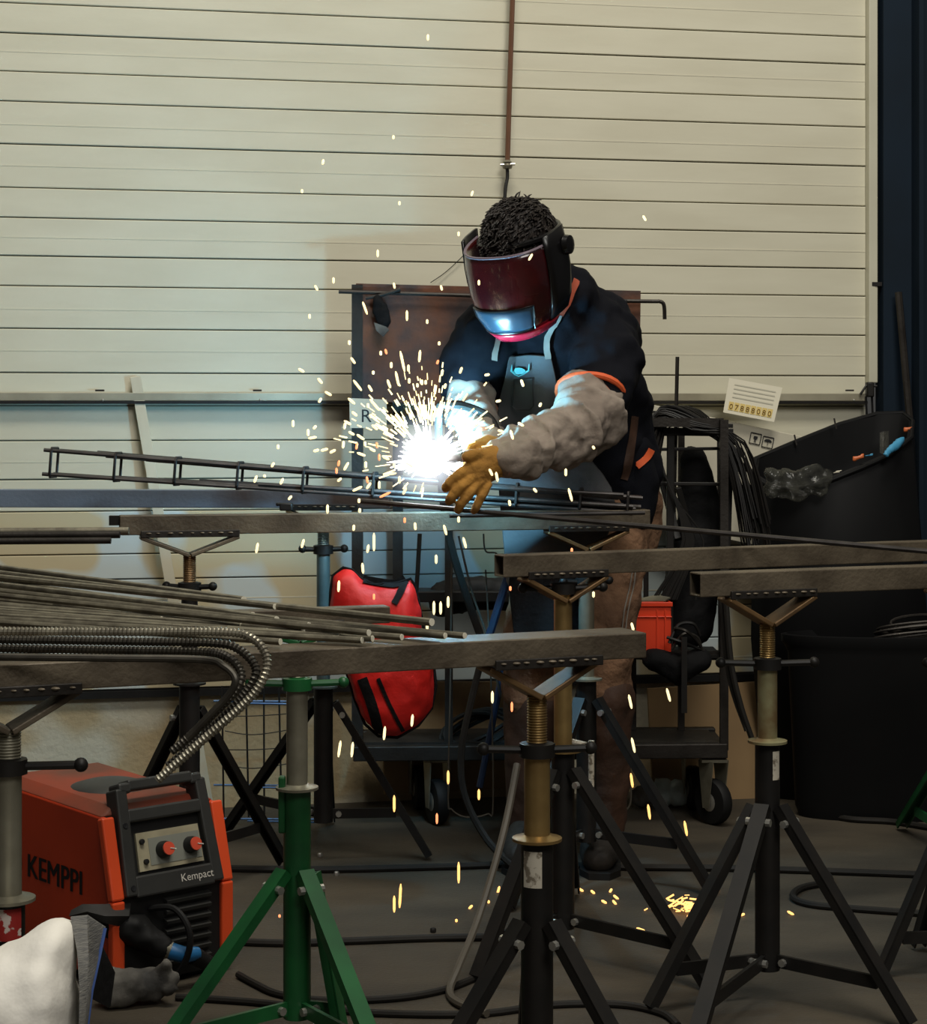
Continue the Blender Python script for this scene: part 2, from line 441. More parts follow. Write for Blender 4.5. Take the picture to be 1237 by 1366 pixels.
# sectional door: one panel piece per board
door = bpy.data.objects.new('door_1', None); COL.objects.link(door)
pl = wallpt(-260, 900); pr = wallpt(1153, 900)
door.location = (pl.x, pl.y, 0); ORG[door] = Vector((pl.x, pl.y, 0)); tag(door, 'wide cream sectional door of long horizontal panels', kind='structure')
D0 = wallD(0)
rows = [-160, -108, -62, 4, 44, 95, 135, 192, 250, 290, 341, 381, 438, 497, 541, 588, 640, 683, 741, 775, 826, 872, 924]
zs = [zy(y, D0) for y in rows]
a0 = Vector((pl.x, pl.y, 0)); a1 = Vector((pr.x, pr.y, 0))
for i in range(len(zs) - 1):
    zt, zb = zs[i], zs[i + 1]
    g = 0.0016
    depth = 0.010 if i % 3 != 1 else 0.008
    mbp = MB()
    # board with a raised flat face and chamfered long edges
    prof = [(zb + g, 0.0), (zb + g, depth - 0.002), (zb + g + 0.002, depth), (zt - g - 0.002, depth), (zt - g, depth - 0.002), (zt - g, 0.0)]
    pA = [a0 + wn * d + Vector((0, 0, z)) for z, d in prof]
    mbp.prism(pA, a1 - a0)
    mbp.build('panel', M['door_low'] if rows[i] >= 683 else M['door'], door, smooth=False)
    if rows[i + 1] - rows[i] > 48:        # pressed bead in the middle of the wide boards
        zc = (zt + zb) / 2 + random.uniform(-.006, .006)
        MB().beam(a0 + wn * (depth + 0.0002) + V(0, 0, zc), a1 + wn * (depth + 0.0002) + V(0, 0, zc), 0.0010, 0.003).build('bead', M['door'], door, smooth=False)
mb = MB(); mb.beam(a0 - wn * 0.012 + V(0, 0, (zs[0] + zs[-1]) / 2), a1 - wn * 0.012 + V(0, 0, (zs[0] + zs[-1]) / 2), 0.02, zs[0] - zs[-1])
mb.build('backing', M['joint'], door, smooth=False)
mb = MB(); mb.beam(a0 + wn * 0.006 + V(0, 0, zs[-1] - 0.012), a1 + wn * 0.006 + V(0, 0, zs[-1] - 0.012), 0.03, 0.02)
mb.build('bottom_seal', M['black_rubber'], door, smooth=False)

# wall below the door
mb = MB(); zp = zs[-1] - 0.022
mb.beam(a0 - wn * 0.03 + V(0, 0, zp / 2), a1 - wn * 0.03 + V(0, 0, zp / 2), 0.06, zp)
mb.build('wall_back', M['plinth'], kind='structure', smooth=False)
# jamb strip
j0 = wallpt(1156, 300, 0.01); zj = zy(511, wallD(1160))
mb = MB(); mb.box((j0.x + 0.008, j0.y, (zj + zs[0]) / 2), (0.028, 0.05, zs[0] - zj), Matrix.Rotation(R(11.3), 3, 'Z'))
mb.build('trim_1', M['jamb'], kind='structure', smooth=False, bevel=0.003)
# dark blue steel wall with column flanges at the right
b0 = wallpt(1170, 300, 0.0); b0.z = 0; b1 = b0 + wu * 1.6
mb = MB(); mb.beam(b0 + V(0, 0, 1.3) + wn * 0.02, b1 + V(0, 0, 1.3) + wn * 0.02, 0.06, 2.6)
mb.build('wall_right', M['blue_wall'], kind='structure', smooth=False)
c = wallpt(1210, 300, 0.075); mb = MB(); mb.box((c.x, c.y, 1.3), (0.014, 0.06, 2.6), Matrix.Rotation(R(11.3), 3, 'Z'))
mb.build('trim_2', M['blue_wall'], kind='structure', smooth=False)
# upper wall behind so the hall is closed above the door
mb = MB(); mb.beam(a0 - wn * 0.05 + V(0, 0, zs[0] + 0.6), b1 - wn * 0.05 + V(0, 0, zs[0] + 0.6), 0.06, 1.2)
mb.build('wall_upper', M['door'], kind='structure', smooth=False)

# barrier rail across the door
r0, r1 = wallpt(-250, 529, 0.03), wallpt(1150, 530, 0.03)
t = thing('door_rail', 'long galvanised rail fixed across the cream door', 'rail', r0)
mb = MB(); mb.rhs(r0, r1, 0.022, 0.022, 0.002); mb.build('rail_tube', M['rail'], t, smooth=False, bevel=0.003)
mb = MB(); mb.beam(r0 + V(0, 0, -0.016), r1 + V(0, 0, -0.016), 0.03, 0.008); mb.build('underside_shade', M['black'], t, smooth=False)  # black strip put in for the shade under the rail
for px in (133, 342, 985, 1128):
    p = wallpt(px, 521, 0.034); MB().box(p, (0.024, 0.012, 0.005)).build('clip', M['steel_dark'], t, smooth=False)
    p = wallpt(px + 4, 534, 0.043); MB().sphere(p, 0.004, 8, 5).build('screw', M['bolt'], t)
# latch and straps at its right end
p = wallpt(1152, 520, 0.05)
t = thing('door_latch', 'black latch with hanging straps at the right end of the rail', 'latch', p)
MB().box(p, (0.022, 0.025, 0.045)).build('latch_body', M['black'], t, bevel=.004)
MB().tube([p + V(-.03, -.005, -.015), p + V(-.012, -.005, .012), p + V(.02, -.005, .01)], 0.004, 6).build('lever', M['black'], t)
for dx in (-0.012, 0.006):
    MB().beam(p + V(dx, 0, -.02), p + V(dx + .004, 0, -.11), 0.006, 0.004).build('strap', M['black_cloth'], t, smooth=False)
p = wallpt(1164, 380, 0.03)
MB().add([], []).box(p, (0.03, 0.02, 0.012)).box(p + V(.02, 0, .002), (.02, .012, .006)).build('jamb_bolt', M['black'], label='small black bolt on the white jamb beside the blue wall', cat='bolt')

# hanging tube
t = thing('drop_tube', 'brown supply tube hanging down the door behind the welder', 'tube', wallpt(672, 225, 0.05))
MB().tube([wallpt(681, -200, 0.05), wallpt(679, 0, 0.05), wallpt(675, 120, .05), wallpt(672, 224, .05)], 0.0075, 8).build('tube', M['brown_tube'], t)
pc = wallpt(672, 223, .05)
MB().lathe(pc + V(0, 0, -.012), [(0.006, 0), (0.013, .002), (.015, .01), (.011, .016), (.014, .02), (.008, .026)], 12).build('coupling', M['greyzinc'], t)
MB().cyl(pc + V(-.02, -.004, 0), pc + V(.022, -.004, 0.002), .004, 8).build('clamp_screw', M['bolt'], t)
MB().tube(smoothpath([pc + V(0, 0, -.01), wallpt(672, 240, .05), wallpt(668, 262, .06), wallpt(664, 330, .08), wallpt(668, 430, .10), wallpt(690, 560, .12)]), 0.005, 6).build('hose', M['black_rubber'], t)
# thin wire from the plate
MB().tube(smoothpath([wallpt(622, 336, .02), wallpt(606, 352, .02), wallpt(590, 366, .02), wallpt(572, 378, .03)]), 0.0012, 5).build('thin_wire', M['cable'], label='thin dark wire curling on the door above the rusty plate', cat='wire')

# rod leaning on the blue wall
MB().tube([W(1199, 390, 5.86), W(1207, 480, 5.84), W(1214, 560, 5.82), W(1225, 760, 5.78)], 0.011, 8).build('leaning_rod', M['steel_dark'], label='dark steel rod leaning upright against the blue wall', cat='rod')

# ------------------------------------------------------------------ beams on the stands
def beam_pts(x0, y0, x1, y1, z, ext0=0, ext1=0):
    p = W(x0, y0, F * (H - z) / (y0 - HY)); q = W(x1, y1, F * (H - z) / (y1 - HY))
    d = (q - p).normalized()
    return p - d * ext0, q + d * ext1
def beam(name, pts, w, h, label, m='steel'):
    p, q = pts
    s, u = frame(q - p); back = -s if s.y < 0 else s
    c = back * w / 2 - V(0, 0, h / 2)
    MB().rhs(p + c, q + c, w, h, 0.004).build(name, M[m], label=label, cat='beam', smooth=False, bevel=0.002, group='steel work beams')
    return p, q
zA, zB, zD, zF, zE, zG = 0.888, 0.8324, 0.8201, 0.771, 0.93, 0.775
bA = beam('steel_beam', beam_pts(160, 688, 868, 680, zA), .045, .045, 'square steel beam under the rebar cage in front of the welder')
bB = beam('steel_beam', beam_pts(672, 741, 1237, 722, zB, 0, 0.5), .045, .045, 'square steel beam with open left end before the welder\'s knees')
bD = beam('steel_beam', beam_pts(935, 765, 1237, 755, zD, 0, 0.5), .045, .045, 'square steel beam starting at the right below another beam')
bF = beam('steel_beam', beam_pts(0, 887, 863, 844, zF, 0.5, 0), .085, .04, 'nearest wide steel beam under the round bars and bent rebars')
bE = beam('steel_beam', beam_pts(0, 653, 520, 654, zE, 0.5, 0), .045, .045, 'blue-lit steel beam behind the left end of the rebar cage', 'steel_blue_lit')
bG = beam('steel_beam', beam_pts(250, 818, 521, 809, zG, 0.45, 0), .04, .03, 'short steel beam lying under the round bars before the red bag')
# dark hollow tube end plug on the cage beam
MB().rhs(bA[0] + V(-.028, .024, -.012), bA[0] + V(.02, .026, -.012), .02, .022, .002).build('tube_stub', M['black'], label='short black tube stub poking from the left end of the cage beam', cat='tube', smooth=False)

# ------------------------------------------------------------------ stands
def on_beam(pts, px):
    p, q = pts; d = q - p
    k = (px - CX) / F                    # X = k*Y
    tt = (k * p.y - p.x) / (d.x - k * d.y)
    return p + d * tt
def thread(a, b, r, amp, pitch, n=12):
    L_ = (b - a).length; k = max(4, int(L_ / pitch * 2)); pts = []; rs = []
    for i in range(k + 1):
        pts.append(a.lerp(b, i / k)); rs.append(r + (amp if i % 2 else 0))
    return MB().tube(pts, rs, n)

def stand(label, base, zbeam, beam_h, bw, yaw, vw, vh, z_handle, handle, z_flange, z_bolt, z_bottom, feet,
          screw='gold', pipe='gold', paint='black', vm='vbrass', sticker=None, rs=.0155, rp=.019, rt=.024, vhead=True, knuckle='black'):
    bx, by = base.x, base.y
    t = thing('pipe_stand', label, 'stand', (bx, by, 0), 'adjustable pipe stands')
    zb = zbeam - beam_h                      # underside of the beam
    dirv = V(math.cos(yaw), math.sin(yaw), 0); nrm = V(-math.sin(yaw), math.cos(yaw), 0)
    P = lambda z: V(bx, by, z)
    apex = zb - vh
    if vhead:
        for s in (-1, 1):
            e = P(zb - .006) + dirv * (s * vw / 2)
            MB().beam(P(apex) + dirv * (s * 0.002), e, .055, .009, (0, 0, 1)).build('v_arm', M[vm], t, smooth=False, bevel=.002)
            MB().beam(P(zb + .002) + nrm * (s * (bw / 2 + .004)) - dirv * vw / 2, P(zb + .002) + nrm * (s * (bw / 2 + .004)) + dirv * vw / 2, .006, .016).build('side_rail', M['steel_dark'], t, smooth=False, bevel=.0015)
        w = MB()
        for k in range(9):
            q = P(zb + .004) - nrm * (bw / 2 + .008) + dirv * (vw * (-.42 + .105 * k + random.uniform(-.02, .02)))
            w.sphere(q, random.uniform(.002, .0035), 6, 4, (2.2, 1, .8))
        w.build('weld_bead', M['steel'], t)
        apz = apex
    else: apz = zb - .01
    thread(P(z_handle), P(apz), rs, -.0018, .0042).build('screw', M[screw], t)
    MB().lathe(P(z_handle - .012), [(rp, 0), (rp + .008, .001), (rp + .008, .022), (rp, .024)], 10).build('nut', M[knuckle], t)
    az, hl = handle
    hd = V(math.cos(az), math.sin(az), 0)
    for s in (-1, 1):
        h = MB().cyl(P(z_handle) + hd * s * rp, P(z_handle + .002) + hd * (s * hl), .0062, 8).build('handle', M[knuckle], t)
        MB().sphere(P(z_handle + .002) + hd * (s * hl), .0105, 10, 7).build('ball', M[knuckle], h)
    MB().cyl(P(z_flange), P(z_handle - .012), rp, 14).build('inner_pipe', M[pipe], t)
    MB().lathe(P(z_flange - .004), [(rt, 0), (rp + .019, .0005), (rp + .019, .005), (rp + .004, .007), (rp, .010)], 20).build('flange', M[pipe], t)
    MB().cyl(P(z_bottom), P(z_flange - .004), rt, 16).build('outer_tube', M[paint], t)
    if sticker:
        z0, z1, a0_, a1_, mm = sticker
        rows_ = []
        for z in (z0, z1):
            rows_.append([P(z) + V(math.cos(R(a)), math.sin(R(a)), 0) * (rt + .0008) for a in [a0_ + (a1_ - a0_) * k / 6 for k in range(7)]])
        MB().grid(rows_).build('sticker', M[mm], t)
    for ft in feet:
        d = V(ft.x - bx, ft.y - by, 0); L_ = d.length; d.normalize(); sd = V(-d.y, d.x, 0)
        top = P(z_bolt + .03) + d * (rt * .9); bot = V(ft.x, ft.y, 0.006)
        # channel leg: web and two flanges
        ax = (bot - top).normalized(); outw = sd.cross(ax).normalized()
        if outw.dot(d) < 0: outw = -outw
        mb = MB(); wd = .030; dp = .016; tk = .004
        o1 = top + outw * dp; o2 = bot + outw * dp
        mb.beam(o1, o2, wd, tk, outw)
        for s in (-1, 1): mb.beam(top + outw * dp / 2 + sd * s * (wd / 2 - tk / 2), bot + outw * dp / 2 + sd * s * (wd / 2 - tk / 2), tk, dp, outw)
        leg = mb.build('leg', M[paint], t, smooth=False)
        for s in (-1, 1):
            pb = top + ax * .035 + outw * dp * .5 + sd * s * (wd / 2)
            MB().cyl(pb, pb + sd * s * .009, .0075, 8).build('bolt', M['bolt'], leg)
        fr = (top.z - (z_bottom + .03)) / (top.z - bot.z)
        on = top.lerp(bot, fr)
        br = MB().beam(P(z_bottom + .02) + d * rt * .9, on - V(0, 0, .01), .008, .024).build('brace', M[paint], t, smooth=False)
        pb = P(z_bottom + .02) + d * (rt + .014)
        MB().cyl(pb - sd * .012, pb + sd * .012, .0075, 8).build('bolt', M['bolt'], br)
    return t
def base_under(pts, px, w):
    p = on_beam(pts, px); d = (pts[1] - pts[0]).normalized(); n = V(-d.y, d.x, 0)
    if n.y < 0: n = -n
    return p + n * w / 2, math.atan2(d.y, d.x)
yF = lambda y, b: zy(y, b.y)
# stand under the cage beam, left
b, yw = base_under(bA, 254, .045)
stand('black stand with V head under the left end of the cage beam', b, zA, .045, .045, yw, .225, .048, yF(783, b), (R(-8), .055), .50, yF(967, b), .10,
      [FL(378, 1160), FL(150, 1150), FL(262, 1106)], screw='vbrass', pipe='black', vm='steel')
# stand behind with pale pipe
b, yw = base_under(bE, 430, .045)
stand('black stand with pale blue pipe beside the red bag', b, zE, .045, .045, yw, .18, .05, yF(733, b), (R(6), .052), yF(915, b), yF(955, b), .10,
      [FL(568, 1147), FL(300, 1118), FL(440, 1100)], screw='teal_steel', pipe='teal_steel', rp=.017)
# stand under the cage beam, right
b, yw = base_under(bA, 786, .045)
stand('black stand with V head under the right end of the cage beam', b, zA, .045, .045, yw, .20, .05, yF(776, b), (R(20), .06), yF(905, b), yF(951, b), .09,
      [FL(945, 1194), FL(680, 1215), FL(800, 1120)], screw='greyzinc', pipe='greyzinc')
# stand under the open ended beam
b, yw = base_under(bB, 758, .045)
stand('black stand under the open left end of a beam, behind the front stand', b, zB, .045, .045, yw, .185, .055, yF(785, b), (R(10), .085), yF(1000, b), yF(1048, b), .055,
      [FL(940, 1320), FL(640, 1310), FL(765, 1196)], screw='gold', pipe='gold')
# front stand
b, yw = base_under(bF, 722, .085)
b = V(on_beam(bF, 718).x, b.y, 0)
stand('front stand with yellow zinc pipe and paper sticker on its black tube', b, zF, .04, .085, yw, .185, .056, yF(1000, b), (R(4), .085), yF(1118, b), yF(1257, b), .05,
      [FL(905, 1560), FL(520, 1555), FL(700, 1450)], sticker=(yF(1180, b), yF(1132, b), 215, 285, 'sticker'), rs=.0165, rp=.0205, rt=.0255)
# right stand
b, yw = base_under(bD, 1032, .045)
stand('black stand with mottled zinc pipe in front of the black bin', b, zD, .045, .045, yw, .187, .058, yF(885, b), (R(2), .09), yF(988, b), yF(1098, b), .055,
      [FL(1210, 1374), FL(925, 1412), FL(872, 1350)], screw='gold', pipe='zinc_mottled', sticker=(yF(1038, b), yF(1000, b), 285, 325, 'sticker'))
# left front stand
b, yw = base_under(bF, 18, .085)
stand('nearest left stand with grey threaded pipe beside the orange welding machine', b, zF, .04, .085, yw, .19, .058, yF(1022, b), (R(0), .103), yF(1198, b), yF(1290, b), .05,
      [FL(-230, 1640), FL(30, 1500), FL(-160, 1720)], screw='greyzinc', pipe='greyzinc', vm='steel', sticker=(yF(1250, b), yF(1208, b), 220, 330, 'sticker_red'), rs=.019, rp=.0195)
# green stand
b, yw = base_under(bG, 400, .04)
stand('green painted stand with grey pipe in the left foreground', b, zG, .03, .04, yw, .16, .03, yF(912, b), (R(3), .082), yF(1050, b), yF(1187, b), .05,
      [FL(190, 1450), FL(520, 1465), FL(452, 1400)], screw='greyzinc', pipe='greyzinc', paint='green', knuckle='green', vm='green', rt=.0245)
gb = b
MB().box(b + V(-.026, -.006, yF(1072, b) - b.z), (.012, .02, .1)).build('bracket', M['green'], None, smooth=False, bevel=.003).name
bpy.data.objects['bracket'].parent = None
# attach the green bracket to its stand
for o in bpy.data.objects:
    if o.get('label', '').startswith('green painted stand'): gs = o
br = bpy.data.objects['bracket']; br.parent = gs; br.location = br.location - gs.location; ORG[br] = ORG[gs]
# stands at the right border, partly in view
p = on_beam(bD, 1300)
stand('black stand cut by the right picture edge, only its lower legs in view', p + V(0, .02, 0), zD, .045, .045, yw, .187, .058, .62, (R(2), .09), .5, .33, .055,
      [FL(1182, 1302), FL(1228, 1268), FL(1420, 1380)])
p = on_beam(bB, 1330)
stand('green stand cut by the right picture edge, one leg in view by the bin', p + V(0, .25, 0), zB, .045, .045, yw, .187, .058, .62, (R(2), .09), .5, .33, .055,
      [FL(1204, 1108), FL(1400, 1230), FL(1420, 1090)], paint='green')

# ------------------------------------------------------------------ rebar cage over the beams
cl, cr = W(60, 616, 4.72), W(856, 672, 4.72)
t = thing('rebar_cage', 'long narrow cage of rebar rods and stirrups resting on the beams', 'rebar cage', (cl.x, cl.y, cl.z))
cd = (cr - cl).normalized(); cn = V(-cd.y, cd.x, 0).normalized(); cup = cn.cross(cd).normalized()
if cup.z < 0: cup = -cup
hh, hw = .029, .021
def rod(name, p, q, r, m, parent, **k): return MB().tube([p, q], r, 7).build(name, m, parent, **k)
Lc = (cr - cl).length
for s in (-1, 1):
    for u in (-1, 1):
        st = .0 if s < 0 else .03
        en = Lc * (1.0 if u > 0 else .985)
        rod('rod', cl + cd * (st * (1 if u > 0 else .6)) + cn * s * hw + cup * u * hh, cl + cd * en + cn * s * hw * .9 + cup * u * hh * (.5 if u > 0 else .8), .0048, M['cage'], t)
for k, (x0, x1, s, u) in enumerate([(.10, .98, .4, .85), (.17, .96, -.5, .8), (.12, .99, -.3, -.9), (.2, 1.0, .5, -.85), (.26, .97, 0, -.7), (.3, .95, .1, .7), (.36, .985, -.8, -.6)]):
    rod('rod', cl + cd * Lc * x0 + cn * s * hw + cup * u * hh, cl + cd * Lc * x1 + cn * s * hw * 1.3 + cup * (u * hh * .6 + random.uniform(-.006, .008)), .0055, M['cage'], t)
for px in (72, 157, 237, 320, 407, 500, 690, 775, 838):
    k = (px - 60) / (856 - 60); c = cl.lerp(cr, k); hf = 1 - .35 * k
    pts = []
    for (a, bb) in ((-1, -1), (1, -1), (1, 1), (-1, 1)):
        for (da, db) in (((.75, 1), (1, .75)) if (a * bb < 0) else ((1, .75), (.75, 1))):
            pts.append(c + cn * a * (hw + .006) * da + cup * bb * (hh * hf + .006) * db + cd * (.003 * a))
    MB().tube(pts, .0036, 6, closed=True).build('stirrup', M['cage'], t)
# loose long rods lying in and beside the cage
looses = [((480, 668, 4.45), (1300, 741, 4.02), .0058, 'longest thin rod crossing in front of the cage to the right edge'),
          ((130, 604, 4.78), (690, 650, 4.76), .0055, 'thin rod lying on the top of the cage behind the stirrups'),
          ((640, 650, 4.62), (832, 660, 4.60), .005, 'short thin rod lying on the cage right of the glove'),
          ((600, 688, 4.50), (860, 684, 4.62), .005, 'thin rod resting on the cage beam below the glove')]
for a, bq, r, lab in looses:
    MB().tube([W(*a), W(*bq)], r, 8).build('steel_rod', M['cage'], label=lab, cat='rod')
# small clamp under the cage
p = W(382, 676, 4.60)
MB().box(p, (.03, .03, .018)).box(p + V(-.018, 0, .006), (.012, .02, .008)).build('spacer_block', M['black'], label='small black block between the cage and the beam', cat='block', bevel=.003)
# three dark bars poking in from the left
for i, (y, x, dz, D) in enumerate([(708, 172, 0, 4.30), (713, 160, 0, 4.27), (721, 148, 0, 4.25)]):
    MB().tube([W(-140, y + 2, D), W(x, y, D)], .0085 if i < 2 else .0075, 10).build('dark_bar', M['steel_dark'] if i else M['bar'],
        label=['upper light edged bar poking in from the left below the cage', 'middle dark bar poking in from the left below the cage', 'lowest dark bar poking in from the left below the cage'][i], cat='bar', group='bars poking in from the left')

# ------------------------------------------------------------------ round bars on the near beams
ends = [(325, 800, 757), (367, 809, 764), (268, 823, 786), (216, 826, 797), (301, 827, 792), (337, 821, 780), (369, 826, 776), (255, 829, 806), (322, 835, 812),
        (356, 842, 818), (374, 856, 830), (400, 837, 800), (404, 842, 806), (412, 834, 788), (453, 850, 815), (472, 844, 800), (492, 844, 794), (497, 852, 822),
        (536, 850, 808), (576, 830, 770), (594, 848, 798), (620, 848, 790), (483, 854, 826)]
ORD = ['leftmost', 'second', 'third', 'fourth', 'fifth', 'sixth', 'seventh', 'eighth', 'ninth', 'tenth', 'eleventh', 'twelfth', 'thirteenth', 'fourteenth', 'fifteenth', 'sixteenth', 'seventeenth', 'eighteenth', 'nineteenth', 'twentieth', 'twenty-first', 'twenty-second', 'rightmost']
rank = {e: k for k, e in enumerate(sorted(ends))}
for i, (x, y, yl) in enumerate(ends):
    k_ = rank[(x, y, yl)]
    wlab = 'grey round steel bar in the pile, cut end ' + ORD[k_] + (' of all' if k_ in (0, 22) else ' from the left')
    zb = .7805 + .0 
    z = .781 + (.0115 if i in (0, 1, 5, 6, 13, 19, 16) else 0) + (.0105 if i in (0, 1, 19) else 0)
    p = W(x, y, F * (H - z) / (y - HY)); q = W(0, yl, F * (H - z) / (yl - HY))
    d = (q - p); q = p + d * 1.25
    t = thing('round_bar', wlab, 'bar', (p.x, p.y, p.z), 'round bars piled on the near beams')
    r = .0052 if i not in (0, 19, 5) else .0062
    MB().tube([q, p], r, 9).build('shaft', M['bar'], t)
    e = (p - q).normalized()
    MB().tube([p, p + e * .0008], r * .96, 9).build('cut_end', M['bar_end'], t)

# ------------------------------------------------------------------ bent ribbed rebars
def hook(pts, r, label, D, ribs=True, m='rebar'):
    path = smoothpath([W(x, y, D + k) for x, y, k in pts], 10)
    # resample evenly
    acc = [0.0]
    for i in range(1, len(path)): acc.append(acc[-1] + (path[i] - path[i - 1]).length)
    step = .0020; n = int(acc[-1] / step); out = []; rs = []; j = 0
    for i in range(n + 1):
        s = acc[-1] * i / n
        while j < len(acc) - 2 and acc[j + 1] < s: j += 1
        out.append(path[j].lerp(path[j + 1], (s - acc[j]) / max(1e-9, acc[j + 1] - acc[j])))
        rs.append(r + (.0012 if i % 3 == 0 else -.0003) if ribs else r)
    MB().tube(out, rs, 10).build('bent_rebar', M[m], label=label, cat='rebar', group='bent rebars hooked over the near beam', angle=22)
hook([(-180, 842, .0), (-60, 842, .0), (60, 842.5, .0), (180, 843, -.0), (300, 843, -.0), (336, 851, -.01), (355, 874, -.02), (353, 902, -.03), (330, 935, -.03), (270, 988, -.03), (210, 1041, -.03)], .0058, 'outermost bent ribbed rebar with bright ribs and the longest tail', 2.76)
hook([(-180, 853, .0), (-60, 853, .0), (60, 854, .0), (180, 856, -.0), (285, 858, 0), (318, 866, -.0), (340, 888, -.01), (338, 908, -.02), (316, 938, -.02), (262, 990, -.02), (224, 1022, -.02)], .0058, 'middle bent ribbed rebar just inside the outermost one', 2.80, True, 'rebar_dark')
hook([(-180, 864, 0), (-60, 864, .0), (60, 866, .0), (180, 868, -.0), (275, 870, .0), (306, 878, -.02), (321, 896, -.03), (318, 916, -.04), (296, 942, -.04), (258, 978, -.04), (229, 1003, -.04)], .0058, 'innermost bent ribbed rebar with the shortest tail', 2.79, True, 'rebar_dark')
hook([(-180, 876, 0), (-60, 876, .0), (60, 877, .0), (150, 878, -.0), (270, 880, 0), (300, 890, -.02), (314, 906, -.03), (306, 926, -.03), (280, 954, -.03), (250, 985, -.03)], .0054, 'lowest bent dark rebar lying against the beam face', 2.70, False, 'rebar_dark')

# ------------------------------------------------------------------ leaning aluminium strip
p, q = wallpt(180, 503, .03), wallpt(279, 1098, .16)
MB().beam(p, q, .030, .008, wn).build('metal_strip', M['alu'], label='pale flat metal strip leaning upright against the door', cat='strip', smooth=False, bevel=.001)
# ------------------------------------------------------------------ rusty plate and its trolley
PD = 5.30
def TW(px, py, d=0.0): return W(px, py, PD + d)
mb = MB(); mb.prism([TW(475, 378), TW(855, 388), TW(853, 560), TW(473, 533)], (0, .006, 0))
mb.build('steel_plate', M['rust'], label='rusty brown steel plate standing upright behind the welder', cat='plate', smooth=False)
# bar with hook laid across the plate
t = thing('hook_bar', 'dark bar with bent hook hanging across the rusty plate', 'bar', TW(455, 390, -.03))
MB().tube(smoothpath([TW(452, 389, -.02), TW(520, 391, -.02), TW(620, 394, -.02), TW(760, 400, -.02), TW(868, 402, -.02), TW(880, 402, -.02), TW(886, 407, -.02), TW(887, 426, -.02)], 4), .0055, 7).build('bar_shaft', M['steel_dark'], t)
MB().tube([TW(488, 398, -.028), TW(512, 393, -.03), TW(534, 386, -.028)], .005, 7).build('tied_rod', M['steel_dark'], t)
MB().box(TW(815, 405, -.02), (.09, .012, .022)).build('clamp', M['black'], t, smooth=False, bevel=.003)
# black rag on the bar
t = thing('black_rag', 'black and grey rag hanging on the rusty plate', 'rag', TW(508, 448, -.03))
mb = MB(); mb.etube([(TW(503, 394, -.03), .012, .008), (TW(508, 410, -.035), .022, .014), (TW(512, 428, -.035), .022, .013), (TW(510, 440, -.03), .013, .01)], (1, 0, 0), 10)
blob('cloth', mb, M['black_cloth'], t, .006, 2, .02, .03)
MB().prism([TW(499, 430, -.05), TW(516, 436, -.05), TW(519, 440, -.05), TW(511, 449, -.05), TW(502, 441, -.05)], (0, .02, 0)).build('grey_corner', M['grey_rag'], t, smooth=False)
# white sign under the plate
t = thing('white_sign', 'small white sign with black letter behind the spark shower', 'sign', TW(490, 572, -.02))
MB().prism([TW(466, 531, -.015), TW(516, 533, -.015), TW(516, 571, -.015), TW(467, 571, -.015)], (0, .006, 0)).build('board', M['card_white'], t, smooth=False)
text_mb('R', .05, TW(481, 563, -.0165), (1, 0, 0), (0, 0, 1)).build('print', M['black_ink'], t, smooth=False)

t = thing('workshop_trolley', 'dark steel workshop trolley on casters behind the welder', 'trolley', V(TW(720, 1000).x, PD + .1, 0))
zb_ = zy(1003, PD)
xl, xr = TW(472, 0).x, TW(970, 0).x
for d in (-.02, .24):
    MB().beam(V(xl, PD + d, zb_), V(xr, PD + d + .02, zb_ + .005), .035, .04).build('base_bar', M['steel_dark'], t, smooth=False, bevel=.003)
for x in (xl + .02, xr - .02, (xl + xr) / 2):
    MB().beam(V(x, PD, zb_ - .001), V(x, PD + .24, zb_ - .001), .035, .036).build('cross_bar', M['steel_dark'], t, smooth=False)
MB().box(V((xl + xr) / 2, PD + .11, zb_ + .023), (xr - xl - .05, .22, .006)).build('deck', M['steel_dark'], t, smooth=False)
for (px, d, y0, y1, w) in ((473, .0, 380, 1000, .030), (527, .16, 520, 1000, .028), (595, .0, 560, 1000, .022), (962, -.01, 560, 1000, .022), (905, .2, 575, 1000, .018), (700, .2, 560, 1000, .022), (840, .2, 560, 1000, .02)):
    MB().beam(W(px + 4, y1, PD + d + .008), W(px + 4, y0, PD + d + .008), w, w, (0, 1, 0)).build('post', M['steel_dark'], t, smooth=False)
for y in (560, 870):
    MB().beam(TW(476, y, .02), TW(965, y + 4, .02), .02, .025).build('rung', M['steel_dark'], t, smooth=False)
MB().box(V(TW(905, 0).x, PD + .1, zy(876, PD)), (.24, .2, .008)).build('shelf', M['black'], t, smooth=False)
MB().box(V(TW(620, 0).x, PD + .14, zy(800, PD)), (.26, .12, .03)).build('drawer_tray', M['black'], t, smooth=False, bevel=.003)
